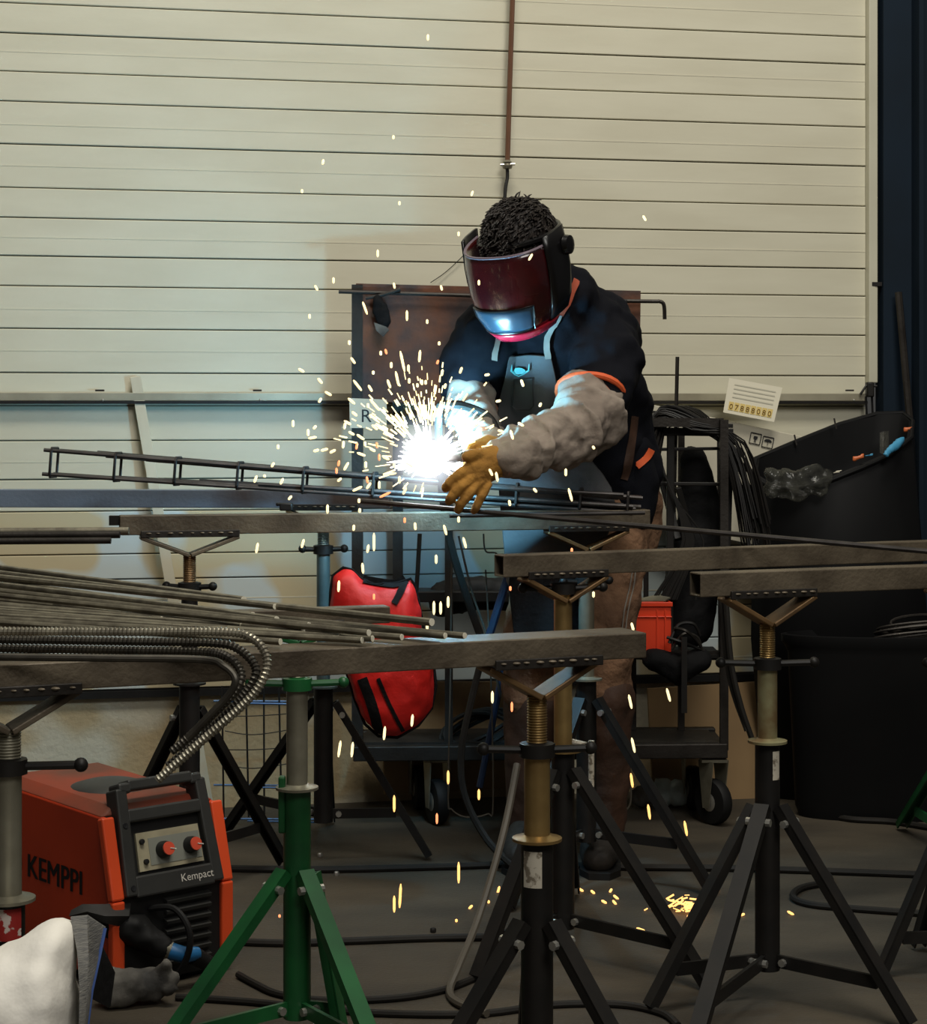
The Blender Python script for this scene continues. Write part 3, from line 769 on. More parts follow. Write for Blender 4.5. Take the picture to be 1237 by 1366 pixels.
def caster(px, py, d, turn):
    c = W(px, 0, PD + d); rr = .062
    cst = MB().lathe(V(c.x, c.y, rr) - V(math.cos(turn), math.sin(turn), 0) * .018, [(rr * .7, 0), (rr * .94, .002), (rr, .009), (rr, .027), (rr * .94, .034), (rr * .7, .036)], 24, V(math.cos(turn), math.sin(turn), 0)).build('caster_wheel', M['black_rubber'], t)
    ax = V(math.cos(turn), math.sin(turn), 0)
    MB().lathe(V(c.x, c.y, rr) - ax * .021, [(.002, 0), (rr * .35, .001), (rr * .5, .006), (rr * .5, .036), (rr * .35, .041), (.002, .042)], 16, ax).build('hub', M['bolt'], cst)
    fk = MB()
    for s in (-1, 1):
        q = V(c.x, c.y, 0) + ax * s * .026
        pd = V(-ax.y, ax.x, 0)
        fk.prism([q + V(0, 0, rr * .75) - pd * .012, q + V(0, 0, rr * .75) + pd * .012, q + V(0, 0, zb_ - .025) + pd * .03, q + V(0, 0, zb_ - .025) - pd * .03], ax * .003 * s)
    fk.box(V(c.x, c.y, zb_ - .024), (.07, .06, .008))
    fk.build('fork', M['greyzinc'], cst, smooth=False)
caster(583, 1060, .02, R(20)); caster(952, 1050, .02, R(35)); caster(560, 1050, .22, R(10)); caster(925, 1050, .22, R(5))
# orange crate on the shelf
cz = zy(876, PD) + .005
t = thing('orange_crate', 'small bright orange plastic crate on the trolley shelf', 'crate', V(TW(863, 0).x, PD + .03, cz))
cc = TW(863, 828, .0); w_, d_, h_ = .128, .10, zy(803, PD) - cz
cx_, cy_ = cc.x, PD + .05
for (dx, dy, sx, sy, nm) in ((0, -d_ / 2, w_, .004, 'front_wall'), (0, d_ / 2, w_, .004, 'back_wall'), (-w_ / 2, 0, .004, d_, 'side_wall'), (w_ / 2, 0, .004, d_, 'side_wall')):
    MB().box(V(cx_ + dx, cy_ + dy, cz + h_ / 2), (sx, sy, h_)).build(nm, M['crate'], t, smooth=False)
MB().box(V(cx_, cy_, cz + .003), (w_, d_, .006)).build('bottom', M['crate'], t, smooth=False)
MB().box(V(cx_, cy_ - d_ / 2 - .004, cz + h_ - .006), (w_ + .012, .008, .012)).box(V(cx_, cy_ - d_ / 2 - .003, cz + h_ * .72), (w_ + .008, .006, .004)).build('rim', M['crate'], t, smooth=False, bevel=.0015)
for dx in (-.052, .028, .05):
    MB().box(V(cx_ + dx, cy_ - d_ / 2 - .003, cz + h_ * .45), (.004, .006, h_ * .8)).build('rib', M['crate'], t, smooth=False)
MB().prism([TW(842, 803, .0), TW(880, 794, .04), TW(902, 795, .06), TW(888, 802, .0)], (0, 0, .004)).build('crate_lid_scrap', M['greyzinc'], label='grey sheet scrap lying on the orange crate', cat='scrap', smooth=False)
# hanging dark tool tray and tools right of crate
t = thing('tool_bundle', 'bundle of dark bent tools beside the orange crate', 'tools', W(910, 870, PD - .05))
for k, (a_, b_, c_, d_) in enumerate((((893, 858), (905, 834), (925, 832), (934, 848)), ((897, 866), (912, 846), (930, 850), (936, 866)), ((890, 850), (908, 856), (924, 862), (940, 868)), ((900, 838), (916, 842), (932, 858), (938, 870)))):
    MB().tube(smoothpath([W(a_[0], a_[1], PD - .05), W(b_[0], b_[1], PD - .04 - .01 * k), W(c_[0], c_[1], PD - .04), W(d_[0], d_[1], PD - .03)]), .0045, 6).build('tool', M['steel_dark' if k % 2 else 'black'], t)
mb = MB(); mb.etube([(W(870, 880, PD - .02), .03, .04), (W(905, 892, PD - .02), .045, .05), (W(935, 884, PD - .02), .035, .05)], (0, 0, 1), 12)
t2 = thing('black_bag', 'sagging black bag hung under the trolley shelf', 'bag', W(905, 920, PD - .02))
blob('bag_cloth', mb, M['black_cloth'], t2, .009, 3, .03, .06)
MB().beam(W(913, 850, PD - .09), W(913, 951, PD - .09), .015, .008, (0, 1, 0)).build('hanging_strap', M['black'], label='flat black strap hanging below the trolley shelf', cat='strap', smooth=False)
# tan boards leaning behind the trolley on the wall
MB().prism([wallpt(850, 912, .10), wallpt(992, 903, .10), wallpt(989, 1052, .16), wallpt(850, 1066, .16)], wn * .012).build('tan_board', M['tan_board'], label='tan fibreboard leaning on the wall behind the trolley wheel', cat='board', smooth=False)
MB().prism([wallpt(505, 905, .06), wallpt(700, 905, .06), wallpt(700, 1040, .10), wallpt(505, 1050, .10)], wn * .012).build('tan_board', M['tan_board'], label='tan fibreboard leaning on the wall below the red bag', cat='board', smooth=False)
# plastic bottle on the floor
t = thing('plastic_bottle', 'crumpled clear plastic bottle lying by the trolley wheel', 'bottle', FL(890, 1078))
bp = FL(872, 1076); bq = FL(925, 1078); bd = (bq - bp).normalized(); bb_ = bp + V(0, 0, .042)
MB().lathe(bb_, [(.02, 0), (.04, .006), (.041, .04), (.034, .05), (.04, .06), (.037, .085), (.02, .11), (.012, .12), (.012, .135)], 14, bd).build('bottle_body', M['bottle'], t)
MB().lathe(bb_ + bd * .135, [(.014, 0), (.014, .014)], 10, bd).build('cap', M['blue_plastic'], t)
mb = MB(); mb.sphere(FL(858, 1078) + V(0, 0, .035), .04, 12, 8, (1, .7, .9)); t = thing('white_rag', 'pale crumpled rag on the floor beside the clear bottle', 'rag', FL(858, 1078)); blob('rag_cloth', mb, M['grey_rag'], t, .008, 2, .03, .04)

# hanging cables, wires and blue legs under the cage
D_ = 5.0
MB().tube([W(700, 700, 5.05), W(652, 850, 5.0)], .011, 8).build('blue_pole', M['blue_tube'], label='slanted blue pole behind the open beam end', cat='pole')
MB().tube([W(716, 700, 5.1), W(680, 850, 5.1), W(640, 1050, 5.1)], .009, 8).build('blue_pole', M['blue_tube'], label='thinner blue pole right of the slanted one', cat='pole')
for i, (pts, r, m, lab) in enumerate([
    ([(648, 860, 4.9), (630, 930, 4.88), (616, 1000, 4.86), (620, 1060, 4.84), (650, 1120, 4.80), (690, 1160, 4.7)], .009, 'cable', 'thick black cable hanging behind the front stand to the floor'),
    ([(603, 712, 5.0), (601, 900, 5.0), (598, 1060, 5.0), (603, 1080, 5.0), (622, 1090, 5.0), (650, 1086, 5.0), (658, 1070, 5.0), (655, 900, 5.0), (648, 760, 5.0)], .0022, 'cable_grey', 'thin grey wire loop hanging before the trolley'),
    ([(560, 712, 5.1), (556, 780, 5.1), (550, 850, 5.1)], .006, 'cable', 'black cable hanging from the trolley beside the red bag'),
    ([(612, 715, 5.0), (630, 790, 5.0), (650, 850, 5.0), (668, 930, 5.0)], .003, 'cable_grey', 'thin slanted wire below the welding spot'),
    ([(645, 712, 5.0), (648, 735, 5.0), (662, 738, 4.98), (668, 750, 4.98)], .0022, 'cable_grey', 'short kinked wire under the lit beam'),
    ([(838, 1000, 5.0), (842, 1060, 5.0), (836, 1080, 5.0), (818, 1082, 5.0)], .0025, 'cable_grey', 'grey bent wire hanging beside the brown boot'),
    ([(826, 890, 5.0), (829, 1060, 5.0), (822, 1078, 5.0), (808, 1080, 5.0)], .0025, 'cable_grey', 'longer grey bent wire next to the boot wire'),
    ([(968, 790, 5.2), (975, 880, 5.2), (988, 940, 5.2), (1003, 985, 5.2)], .008, 'cable', 'black hose drooping from the trolley behind the right stand'),
    ([(960, 780, 5.22), (972, 900, 5.22), (996, 975, 5.2)], .006, 'cable', 'thinner hose beside the drooping black hose'),
]):
    MB().tube(smoothpath([W(*p) for p in pts], 8), r, 7).build('hanging_cable', M[m], label=lab, cat='cable')
# dark shelf junk behind
mb = MB(); mb.etube([(W(590, 800, 5.45), .05, .04), (W(640, 790, 5.45), .05, .04), (W(690, 800, 5.45), .05, .04)], (0, 0, 1), 10)
t = thing('dark_bundle', 'dark heap of coiled cable on the trolley behind the open beam', 'cable heap', W(640, 830, 5.45))
blob('heap', mb, M['black_rubber'], t, .012, 2, .04, .06)
mb = MB()
for k in range(7):
    c = W(640, 985, 5.35); rr = .055 + .006 * (k % 3)
    mb.tube([c + V(rr * 1.6 * math.cos(a), .05 * math.sin(a) + k * .004, .02 + rr * .8 * math.sin(a + .2 * k)) for a in [2 * math.pi * j / 18 for j in range(18)]], .006, 6, closed=True)
mb.build('cable_coil', M['cable'], label='coiled black cable lying on the trolley deck', cat='cable coil')
# white T handled tool
t = thing('t_handle_tool', 'pale T-handled tool hanging beside the front stand', 'tool', W(788, 1060, 4.2))
MB().cyl(W(789, 988, 4.2), W(789, 1050, 4.2), .0065, 8).build('shaft', M['sticker'], t)
MB().cyl(W(745, 985, 4.2), W(793, 996, 4.2), .006, 8).build('grip', M['sticker'], t)

# ------------------------------------------------------------------ red bag
BD = 4.55
t = thing('red_bag', 'red fabric tool bag with black straps hanging behind the bars', 'bag', W(520, 985, BD))
outline = [(441, 790), (444, 768), (458, 757), (470, 760), (482, 772), (500, 780), (530, 778), (548, 772), (553, 780), (558, 800), (566, 840), (578, 880), (582, 915), (576, 945), (558, 968), (530, 984), (505, 982), (487, 966), (474, 935), (462, 895), (448, 850), (440, 815)]
mb = MB(); ctr = W(515, 870, BD)
def ringof(sc, dy): return [ctr + (W(x, y, BD) - ctr) * sc + V(0, dy, 0) for x, y in outline]
rings = [ringof(.35, -.062), ringof(.7, -.055), ringof(.92, -.035), ringof(1.0, 0), ringof(.92, .035), ringof(.6, .055)]
n = len(outline); vs = [p for r in rings for p in r]; fs = []
for i in range(len(rings) - 1):
    for j in range(n):
        j2 = (j + 1) % n; fs.append((i * n + j, i * n + j2, (i + 1) * n + j2, (i + 1) * n + j))
fs.append(tuple(range(n))); fs.append(tuple((len(rings) - 1) * n + j for j in reversed(range(n))))
mb.add(vs, fs)
bag = blob('bag_body', mb, M['red_cloth'], t, .008, 4, .016, .07)
bvh = BVHTree.FromPolygons([v.co + ORG[bag] for v in bag.data.vertices], [tuple(p.vertices) for p in bag.data.polygons])
EYE = V(0, 0, H)
def cast(px, py, trees, lift=.003, default=4.7):
    d = (W(px, py, 1.0) - EYE).normalized(); best = None
    for tr in trees:
        h = tr.ray_cast(EYE, d)
        if h[0] is not None and (best is None or h[3] < best[3]): best = h
    if best is None: return W(px, py, default)
    return best[0] + (best[1] if best[1].dot(d) < 0 else -best[1]) * lift
def ribbon(path, width, trees, lift=.004, th=.003, default=4.7, sub=5):
    P = []
    sp = smoothpath([V(x, y, 0) for x, y in path], sub)
    for i, c in enumerate(sp):
        d = sp[min(i + 1, len(sp) - 1)] - sp[max(i - 1, 0)]; nn = V(-d.y, d.x, 0).normalized() * width / 2
        P.append([cast(c.x + nn.x * k, c.y + nn.y * k, trees, lift, default) for k in (-1, -.33, .33, 1)])
    return MB().grid(P, (0, th, 0))
ribbon([(484, 905), (497, 940), (507, 978)], 13, [bvh], default=BD).build('strap', M['black_cloth'], t)
ribbon([(505, 905), (520, 940), (537, 974)], 5, [bvh], default=BD).build('strap', M['black_cloth'], t)
ribbon([(484, 773), (505, 777), (528, 779), (541, 772)], 12, [bvh], default=BD).build('collar', M['black_cloth'], t)
ribbon([(541, 776), (535, 790), (526, 806)], 9, [bvh], default=BD).build('strap', M['black_cloth'], t)
MB().tube([W(x, y, BD - .002) for x, y in outline], .0035, 6, closed=True).build('piping', M['black_cloth'], t)

# blue wire basket behind the green stand
t = thing('wire_basket', 'blue wire mesh basket against the wall behind the green stand', 'basket', FL(350, 1085))
for y in (935, 1047, 1092):
    MB().tube([W(285, y, 5.3), W(430, y + 1, 5.35)], .003, 5).build('wire', M['blue_wire'], t)
    MB().tube([W(330, y + 3, 5.2), W(430, y + 5, 5.22)], .0025, 5).build('wire', M['blue_wire'], t)
for x in (296, 328, 352, 372, 392):
    MB().tube([W(x, 915, 5.28), W(x + 4 * math.sin(x), 1090, 5.28)], .0028, 5).build('upright', M['cable'], t)
for k, y in enumerate((955, 975, 1000, 1020)):
    MB().tube(smoothpath([W(300, y, 5.27), W(340, y + 5 * (k % 2), 5.27), (W(400, y - 4, 5.27))]), .0014, 5).build('thin_wire', M['cable'], t)

# ------------------------------------------------------------------ right corner: carton, sheet, rack, wires, bins
CD = 5.70
t = thing('white_carton', 'white cardboard carton with printed handling symbols behind the rack', 'carton', W(990, 760, CD))
rot = Matrix.Rotation(R(12), 3, 'Y')
ul = W(872, 540, CD)
xd = (rot @ V(1, 0, 0)); zd = (rot @ V(0, 0, 1)); cw, ch, cdp = .50, .34, .06
MB().hexa([ul - zd * ch, ul - zd * ch + xd * cw, ul - zd * ch + xd * cw + V(0, cdp, 0), ul - zd * ch + V(0, cdp, 0), ul, ul + xd * cw, ul + xd * cw + V(0, cdp, 0), ul + V(0, cdp, 0)]).build('box', M['card_white'], t, smooth=False, bevel=.002)
def sym(px, py, kind):
    c = W(px, py, CD - .0025); s = .0155
    m_ = MB()
    for a, b_ in (((-1, -1), (1, -1)), ((1, -1), (1, 1)), ((1, 1), (-1, 1)), ((-1, 1), (-1, -1))):
        m_.beam(c + xd * a[0] * s + zd * a[1] * s, c + xd * b_[0] * s + zd * b_[1] * s, .0016, .0022, (0, 0, 1) if a[0] != b_[0] else (1, 0, 0))
    m_.build('symbol_frame', M['black_ink'], t, smooth=False)
    if kind == 0:
        MB().prism([c + xd * x * s + zd * z * s for x, z in ((-.35, .45), (.35, .45), (.4, .1), (.15, -.15), (.1, -.5), (.3, -.6), (-.3, -.6), (-.1, -.5), (-.15, -.15), (-.4, .1))], (0, -.0008, 0)).build('symbol', M['black_ink'], t, smooth=False)
    else:
        MB().prism([c + xd * s * .75 * math.cos(R(a)) + zd * s * (.1 + .5 * math.sin(R(a))) for a in range(0, 181, 20)], (0, -.0008, 0)).build('symbol', M['black_ink'], t, smooth=False)
        MB().beam(c + zd * s * .1 + V(0, -.001, 0), c - zd * s * .6 + V(0, -.001, 0), .001, .0014, (1, 0, 0)).build('symbol', M['black_ink'], t, smooth=False)
sym(1008, 585, 0); sym(1024.5, 590, 1)
ss = [W(973, 504, CD - .02), W(1044, 517, CD - .02), W(1033, 563, CD - .035), W(965, 550, CD - .035)]
t = thing('paper_sheet', 'white printed sheet with yellow number row above the carton', 'paper', ss[3])
MB().prism(ss, (0, .0015, 0)).build('sheet', M['paper'], t, smooth=False)
def sp_(u, v, o=-.0012): return ss[0].lerp(ss[1], u).lerp(ss[3].lerp(ss[2], u), v) + V(0, o, 0)
for k in range(4):
    v0 = .14 + k * .12
    MB().add([sp_(.12, v0), sp_(.9, v0), sp_(.9, v0 + .035), sp_(.12, v0 + .035)], [(0, 1, 2, 3)]).build('print_line', M['paper_grey'], t, smooth=False)
for k in range(8):
    u0 = .08 + k * .107
    MB().add([sp_(u0, .66), sp_(u0 + .095, .66), sp_(u0 + .095, .90), sp_(u0, .90)], [(0, 1, 2, 3)]).build('number_tile', M['yellow_tile'], t, smooth=False)
    text_mb('07888080'[k], .022, sp_(u0 + .012, .865, -.0024), ss[1] - ss[0], ss[0] - ss[3]).build('digit', M['brown_ink'], t, smooth=False)
# black rack
RD = 5.36
t = thing('wire_rack', 'black welded rack holding tie wire beside the welder', 'rack', W(920, 880, RD))
for (a, b_, w) in (((852, 575, 0), (978, 577, 0), .022), ((852, 600, 0), (978, 598, 0), .009), ((870, 645, 0), (975, 646, 0), .010), ((895, 575, 0), (893, 870, 0), .020), ((975, 577, 0), (966, 870, 0), .018),
                   ((870, 590, .12), (905, 720, .0), .020), ((862, 578, .14), (862, 870, .14), .014), ((960, 560, .14), (962, 870, .14), .014), ((862, 566, .14), (978, 568, .14), .012), ((905, 650, 0), (935, 760, .05), .016)):
    MB().beam(W(a[0], a[1], RD + a[2]), W(b_[0], b_[1], RD + b_[2]), w, w, (0, 1, 0)).build('rack_bar', M['black'], t, smooth=False, bevel=.002)
MB().cyl(W(899, 700, RD + .05), W(904, 476, RD + .05), .0055, 7).build('upright_rod', M['steel_dark'], t)
mb = MB()
for k in range(70):
    o = random.uniform(-1, 1); o2 = random.uniform(-1, 1); e = random.random()
    p0 = W(868 + 14 * o, 585 + 25 * e + 8 * o2, RD - .02 + .04 * o2); p1 = W(888 + 10 * o, 552 + 9 * o2, RD + .03 * o); p2 = W(935 + 12 * o, 566 + 12 * o2 , RD - .03 + .02 * o)
    p3 = W(985 + 14 * o2, 612 + 24 * o, RD - .05); p4 = W(1010 + 16 * o2 - 8 * o, 690 + 50 * e, RD - .06 + .04 * o)
    mb.tube(smoothpath([p0, p1, p2, p3, p4], 4), .0022, 5)
for k in range(26):
    o = random.uniform(-1, 1)
    mb.tube(smoothpath([W(866 + 8 * o, 585, RD), W(890 + 8 * o, 640 + 20 * o, RD - .03), W(925 + 14 * o, 720, RD - .03), W(900 + 30 * o, 800, RD - .03)], 4), .0024, 5)
for k in range(14):
    a = random.uniform(0, 6.28); c = W(880, 565, RD)
    mb.tube(smoothpath([c + V(.03 * math.cos(a), .02, .02 * math.sin(a)), c + V(.06 * math.cos(a + 1), 0, .035 * math.sin(a + 1)), c + V(.05 * math.cos(a + 2.2), -.01, .04 * math.sin(a + 2.2))], 5), .0014, 5)
mb.build('tie_wire', M['black'], label='tangle of black tie wire draped over the rack', cat='wire', kind='stuff')
# dark fabric sack hung inside the rack
mb = MB(); mb.etube([(W(925, 610, RD + .08), .04, .03), (W(935, 680, RD + .08), .06, .04), (W(925, 760, RD + .06), .075, .05), (W(915, 840, RD + .06), .08, .05)], (1, 0, 0), 12)
t = thing('dark_sack', 'dark sack standing inside the rack below the tie wire', 'sack', W(915, 880, RD + .06)); blob('sack_cloth', mb, M['black_cloth'], t, .012, 3, .03, .08)

# big tilted black tub with rubbish
t = thing('rubbish_tub', 'large black tub with slanted rim full of rubbish', 'tub', V(W(1120, 0, 5.6).x, 5.6, 0))
rim = [(1008, 612, 5.58), (1060, 590, 5.62), (1120, 566, 5.65), (1170, 552, 5.68), (1205, 551, 5.68), (1218, 562, 5.64), (1216, 584, 5.56), (1190, 606, 5.52), (1150, 624, 5.46), (1110, 640, 5.44), (1070, 652, 5.44), (1030, 652, 5.48), (1005, 636, 5.52)]
rimw = [W(*p) for p in rim]
cen = sum(rimw, Vector()) / len(rimw)
bot = [V(cen.x + .24 * math.cos(R(150 - i * 360 / 13)) + .05, 5.72 + .10 * math.sin(R(150 - i * 360 / 13)), 0.0) for i in range(13)]
rings = [bot, [b_.lerp(r, .5) + (b_.lerp(r, .5) - V(cen.x, 5.62, b_.lerp(r, .5).z)) * .10 for b_, r in zip(bot, rimw)], rimw, [r + (cen - r).normalized() * .012 + V(0, 0, .004) for r in rimw], [r + (cen - r) * .16 - V(0, 0, .10) for r in rimw], [r + (cen - r) * .3 - V(0, 0, .22) for r in rimw]]
mb = MB(); n = 13; vs = [p for r in rings for p in r]; fs = []
for i in range(len(rings) - 1):
    for j in range(n):
        j2 = (j + 1) % n; fs.append((i * n + j, i * n + j2, (i + 1) * n + j2, (i + 1) * n + j))
fs.append(tuple(reversed(range(n)))); fs.append(tuple((len(rings) - 1) * n + j for j in range(n)))
mb.add(vs, fs); mb.build('tub_body', M['bin'], t, angle=60)
MB().tube(rimw, .007, 8, closed=True).build('rolled_rim', M['bin'], t)
for (x, y) in ((1060, 586), (1113, 564)):
    MB().beam(W(x, y - 6, 5.60), W(x + 3, y + 8, 5.60), .004, .006, (0, 1, 0)).build('rim_clip', M['steel_dark'], t, smooth=False)
def crumple(name, lab, cat, pts, r, m, rough=.03):
    mb = MB(); t = thing(name, lab, cat, pts[0])
    mb.etube([(p, r, r * .7) for p in pts], (0, 0, 1), 10); blob(name + '_sheet', mb, m, t, .008, 1, rough, .035); return t
crumple('plastic_film', 'crumpled clear plastic film hanging over the tub rim', 'film', [W(1035, 645, 5.42), W(1068, 646, 5.40), W(1095, 640, 5.42)], .045, M['film'], .05)
crumple('orange_wrapper', 'orange wrapper lying inside the tub rim', 'wrapper', [W(1138, 612, 5.46), W(1152, 608, 5.46)], .010, M['trash_orange'], .015)
crumple('orange_wrapper', 'orange scrap at the right end of the tub rim', 'wrapper', [W(1206, 573, 5.6), W(1217, 571, 5.6)], .010, M['trash_orange'], .015)
crumple('blue_wrapper', 'larger blue wrapper hanging over the tub rim', 'wrapper', [W(1182, 606, 5.46), W(1196, 594, 5.5), W(1204, 586, 5.52)], .013, M['trash_blue'], .02)
crumple('blue_wrapper', 'small pale blue wrapper beside the orange one', 'wrapper', [W(1154, 608, 5.45), W(1166, 606, 5.45)], .006, M['trash_blue'], .012)
crumple('white_scrap', 'small white paper scrap on the front of the tub rim', 'scrap', [W(1112, 631, 5.42), W(1124, 627, 5.42)], .006, M['paper'], .01)
MB().prism([W(1174, 577, 5.58), W(1180, 575, 5.58), W(1179, 606, 5.52), W(1174, 604, 5.52)], (.02, .03, 0)).build('clear_cup', M['film'], label='clear plastic piece standing in the tub beside the blue wrapper', cat='plastic', smooth=False)
# round black bin in front
bc = V(W(1190, 0, 5.44).x, 5.44, 0); zr = zy(852, 5.32)
t = thing('black_bin', 'round black bin on the floor at the right', 'bin', bc)
mb = MB(); rr = .30
mb.lathe(bc, [(rr * .86, 0), (rr * .9, .03), (rr * .97, zr - .05), (rr, zr - .03), (rr * 1.03, zr - .02), (rr * 1.03, zr), (rr * .98, zr + .002), (rr * .95, zr - .02), (rr * .9, zr - .12), (.01, zr - .13)], 40)
for p in mb.v: p.y = bc.y + (p.y - bc.y) * .38
mb.build('bin_body', M['bin'], t)
mb = MB()
for k in range(9):
    c = bc + V(.10, -.02, zr - .02); a0_ = random.uniform(0, 3); r0_ = random.uniform(.09, .15)
    mb.tube([c + V(r0_ * 1.1 * math.cos(a), r0_ * .35 * math.sin(a), .02 + .02 * math.sin(a + a0_) + .004 * k) for a in [2 * math.pi * j / 22 for j in range(22)]], .004, 6, closed=True)
mb.build('wire_coil', M['steel_dark'], label='loose coil of steel wire heaped in the round bin', cat='wire coil')

# ------------------------------------------------------------------ welding machine
MF = FL(234, 1312)                     # middle of the front foot line
phi = R(42)
mx = V(math.cos(phi), math.sin(phi), 0)          # to the right along the front
my = V(-math.sin(phi), math.cos(phi), 0)         # backwards along the length
t = thing('welding_machine', 'orange and black box-shaped welding machine on the floor', 'welding machine', MF)
def MP(x, y, z): return MF + mx * x + my * y + V(0, 0, z)
hwm, Lm = .132, .46
zt = .365
# orange side shells
for s in (-1, 1):
    prof = [(0.045, .02), (.015, .17), (.035, .22), (.055, .335), (Lm, .345), (Lm, .02)]
    mb = MB(); mb.prism([MP(s * hwm, y, z) for y, z in prof], mx * (-s * .012))
    mb.build('side_shell', M['orange'], t, smooth=False, bevel=.004)
    mb = MB()
    for (y0, z0, y1, z1) in ((.012, .015, .012, .18), (.012, .18, .052, .335)):
        mb.beam(MP(s * (hwm - .005), y0, z0), MP(s * (hwm - .005), y1, z1), .028, .02, my)
    mb.build('edge_band', M['orange_edge'], t, smooth=False, bevel=.004)
MB().hexa([MP(-hwm + .01, .06, .02), MP(hwm - .01, .06, .02), MP(hwm - .01, Lm, .02), MP(-hwm + .01, Lm, .02), MP(-hwm + .01, .06, .335), MP(hwm - .01, .06, .335), MP(hwm - .01, Lm, .345), MP(-hwm + .01, Lm, .345)]).build('core', M['plastic_black'], t, smooth=False)
MB().hexa([MP(-hwm, .06, .335), MP(hwm, .06, .335), MP(hwm, Lm, .345), MP(-hwm, Lm, .345), MP(-hwm + .03, .07, .352), MP(hwm - .03, .07, .352), MP(hwm - .03, Lm, .362), MP(-hwm + .03, Lm, .362)]).build('top_cover', M['orange_dirty'], t, smooth=False, bevel=.004)
MB().lathe(MP(0, .24, .35), [(.09, 0), (.085, .006), (.05, .016), (.002, .02)], 20).build('top_hatch', M['plastic'], t)
# slanted front frame with grip opening
def FP(u, v, d=0.0):       # u: -1..1 across, v: 0..1 up the slanted control face, d: proud of it
    base = MP(u * .114, .005, .185); top = MP(u * .104, .065, .395)
    ax = (MP(0, .065, .39) - MP(0, .005, .185)); nn = ax.cross(mx).normalized()
    if nn.dot(my) > 0: nn = -nn
    return base.lerp(top, v) + nn * d
def FB(u0, u1, v0, v1, d0, d1):
    return MB().hexa([FP(u0, v0, d0), FP(u1, v0, d0), FP(u1, v1, d0), FP(u0, v1, d0), FP(u0, v0, d1), FP(u1, v0, d1), FP(u1, v1, d1), FP(u0, v1, d1)])
for u0, u1, v0, v1 in ((-1, -.76, 0, .95), (.76, 1, 0, .95), (-.8, .8, -.02, .17), (-.8, .8, .64, .76), (-.72, .72, .92, 1.02)):
    FB(u0, u1, v0, v1, -.03, .012).build('front_frame', M['plastic'], t, smooth=False, bevel=.004)
for s in (-1, 1):
    FB(min(s * .66, s * .93), max(s * .66, s * .93), .90, 1.0, -.03, .012).build('front_frame', M['plastic'], t, smooth=False, bevel=.005)
FB(-.78, .78, .16, .66, -.02, -.004).build('recess', M['plastic_black'], t, smooth=False)
FB(-.64, .70, .20, .54, -.006, .002).build('control_panel', M['panel_face'], t, smooth=False)
FB(-.40, .68, .24, .48, .001, .003).build('control_face', M['panel_grey'], t, smooth=False)
nF = (FP(0, 0, 1) - FP(0, 0, 0)).normalized()
for u in (-.12, .46):
    k = MB().lathe(FP(u, .36, .002), [(.017, 0), (.016, .012), (.0135, .022), (.0, .0222)], 18, nF).build('knob', M['plastic_black'], t)
    cpk = MB().lathe(FP(u, .36, .0235), [(.0132, 0), (.0128, .003), (.0, .0034)], 18, nF).build('knob_cap', M['knob_red'], k)
    MB().beam(FP(u + .02, .36, .0275), FP(u + .14, .345, .0275), .002, .001, nF).build('pointer', M['white_ink'], k, smooth=False)
for u, v in ((-.54, .46), (-.5, .28)):
    MB().lathe(FP(u, v, .002), [(.0055, 0), (.005, .006), (.0, .0065)], 10, nF).build('button', M['plastic_black'], t)
for u, v in ((-.88, .62), (-.86, .07)):
    MB().lathe(FP(u, v, .0115), [(.006, 0), (.0055, .002), (.0, .0015)], 10, nF).build('screw_hole', M['black_ink'], t)
vd = (FP(0, 1) - FP(0, 0))
text_mb('Kempact', .0215, FP(.1, .05, .0128), mx, vd).build('front_print', M['white_ink'], t, smooth=False)
heavy_text('KEMPPI', .062, MP(-hwm - .0006, .345, .172), -my, V(0, 0, 1), (.215, .046)).build('side_print', M['black_ink'], t, smooth=False)
MB().lathe(MP(-hwm - .0006, .385, .193), [(.020, 0), (.020, .0006), (.012, .0007), (.012, 0)], 20, -mx).build('side_logo', M['black_ink'], t)
MB().box(MP(-hwm - .001, .085, .125), (.004, .045, .045), Matrix.Rotation(phi, 3, 'Z')).build('side_vent', M['plastic_black'], t, smooth=False)
# lower black front with grille
MB().hexa([MP(-.117, .01, .012), MP(.117, .01, .012), MP(.117, .08, .012), MP(-.117, .08, .012), MP(-.117, .012, .19), MP(.117, .012, .19), MP(.117, .08, .19), MP(-.117, .08, .19)]).build('lower_front', M['plastic_black'], t, smooth=False)
for k in range(7):
    z = .165 - k * .020
    MB().beam(MP(-.02, .008, z), MP(.085, .008, z), .02, .007, V(0, -.4, 1)).build('grille_slat', M['plastic'], t, smooth=False)
for s in (-1, 1):
    MB().box(MP(s * .07, .05, .006), (.04, .05, .014), Matrix.Rotation(phi, 3, 'Z')).build('foot', M['black_rubber'], t, smooth=False)
    MB().box(MP(s * .07, Lm - .06, .006), (.04, .05, .014), Matrix.Rotation(phi, 3, 'Z')).build('foot', M['black_rubber'], t, smooth=False)
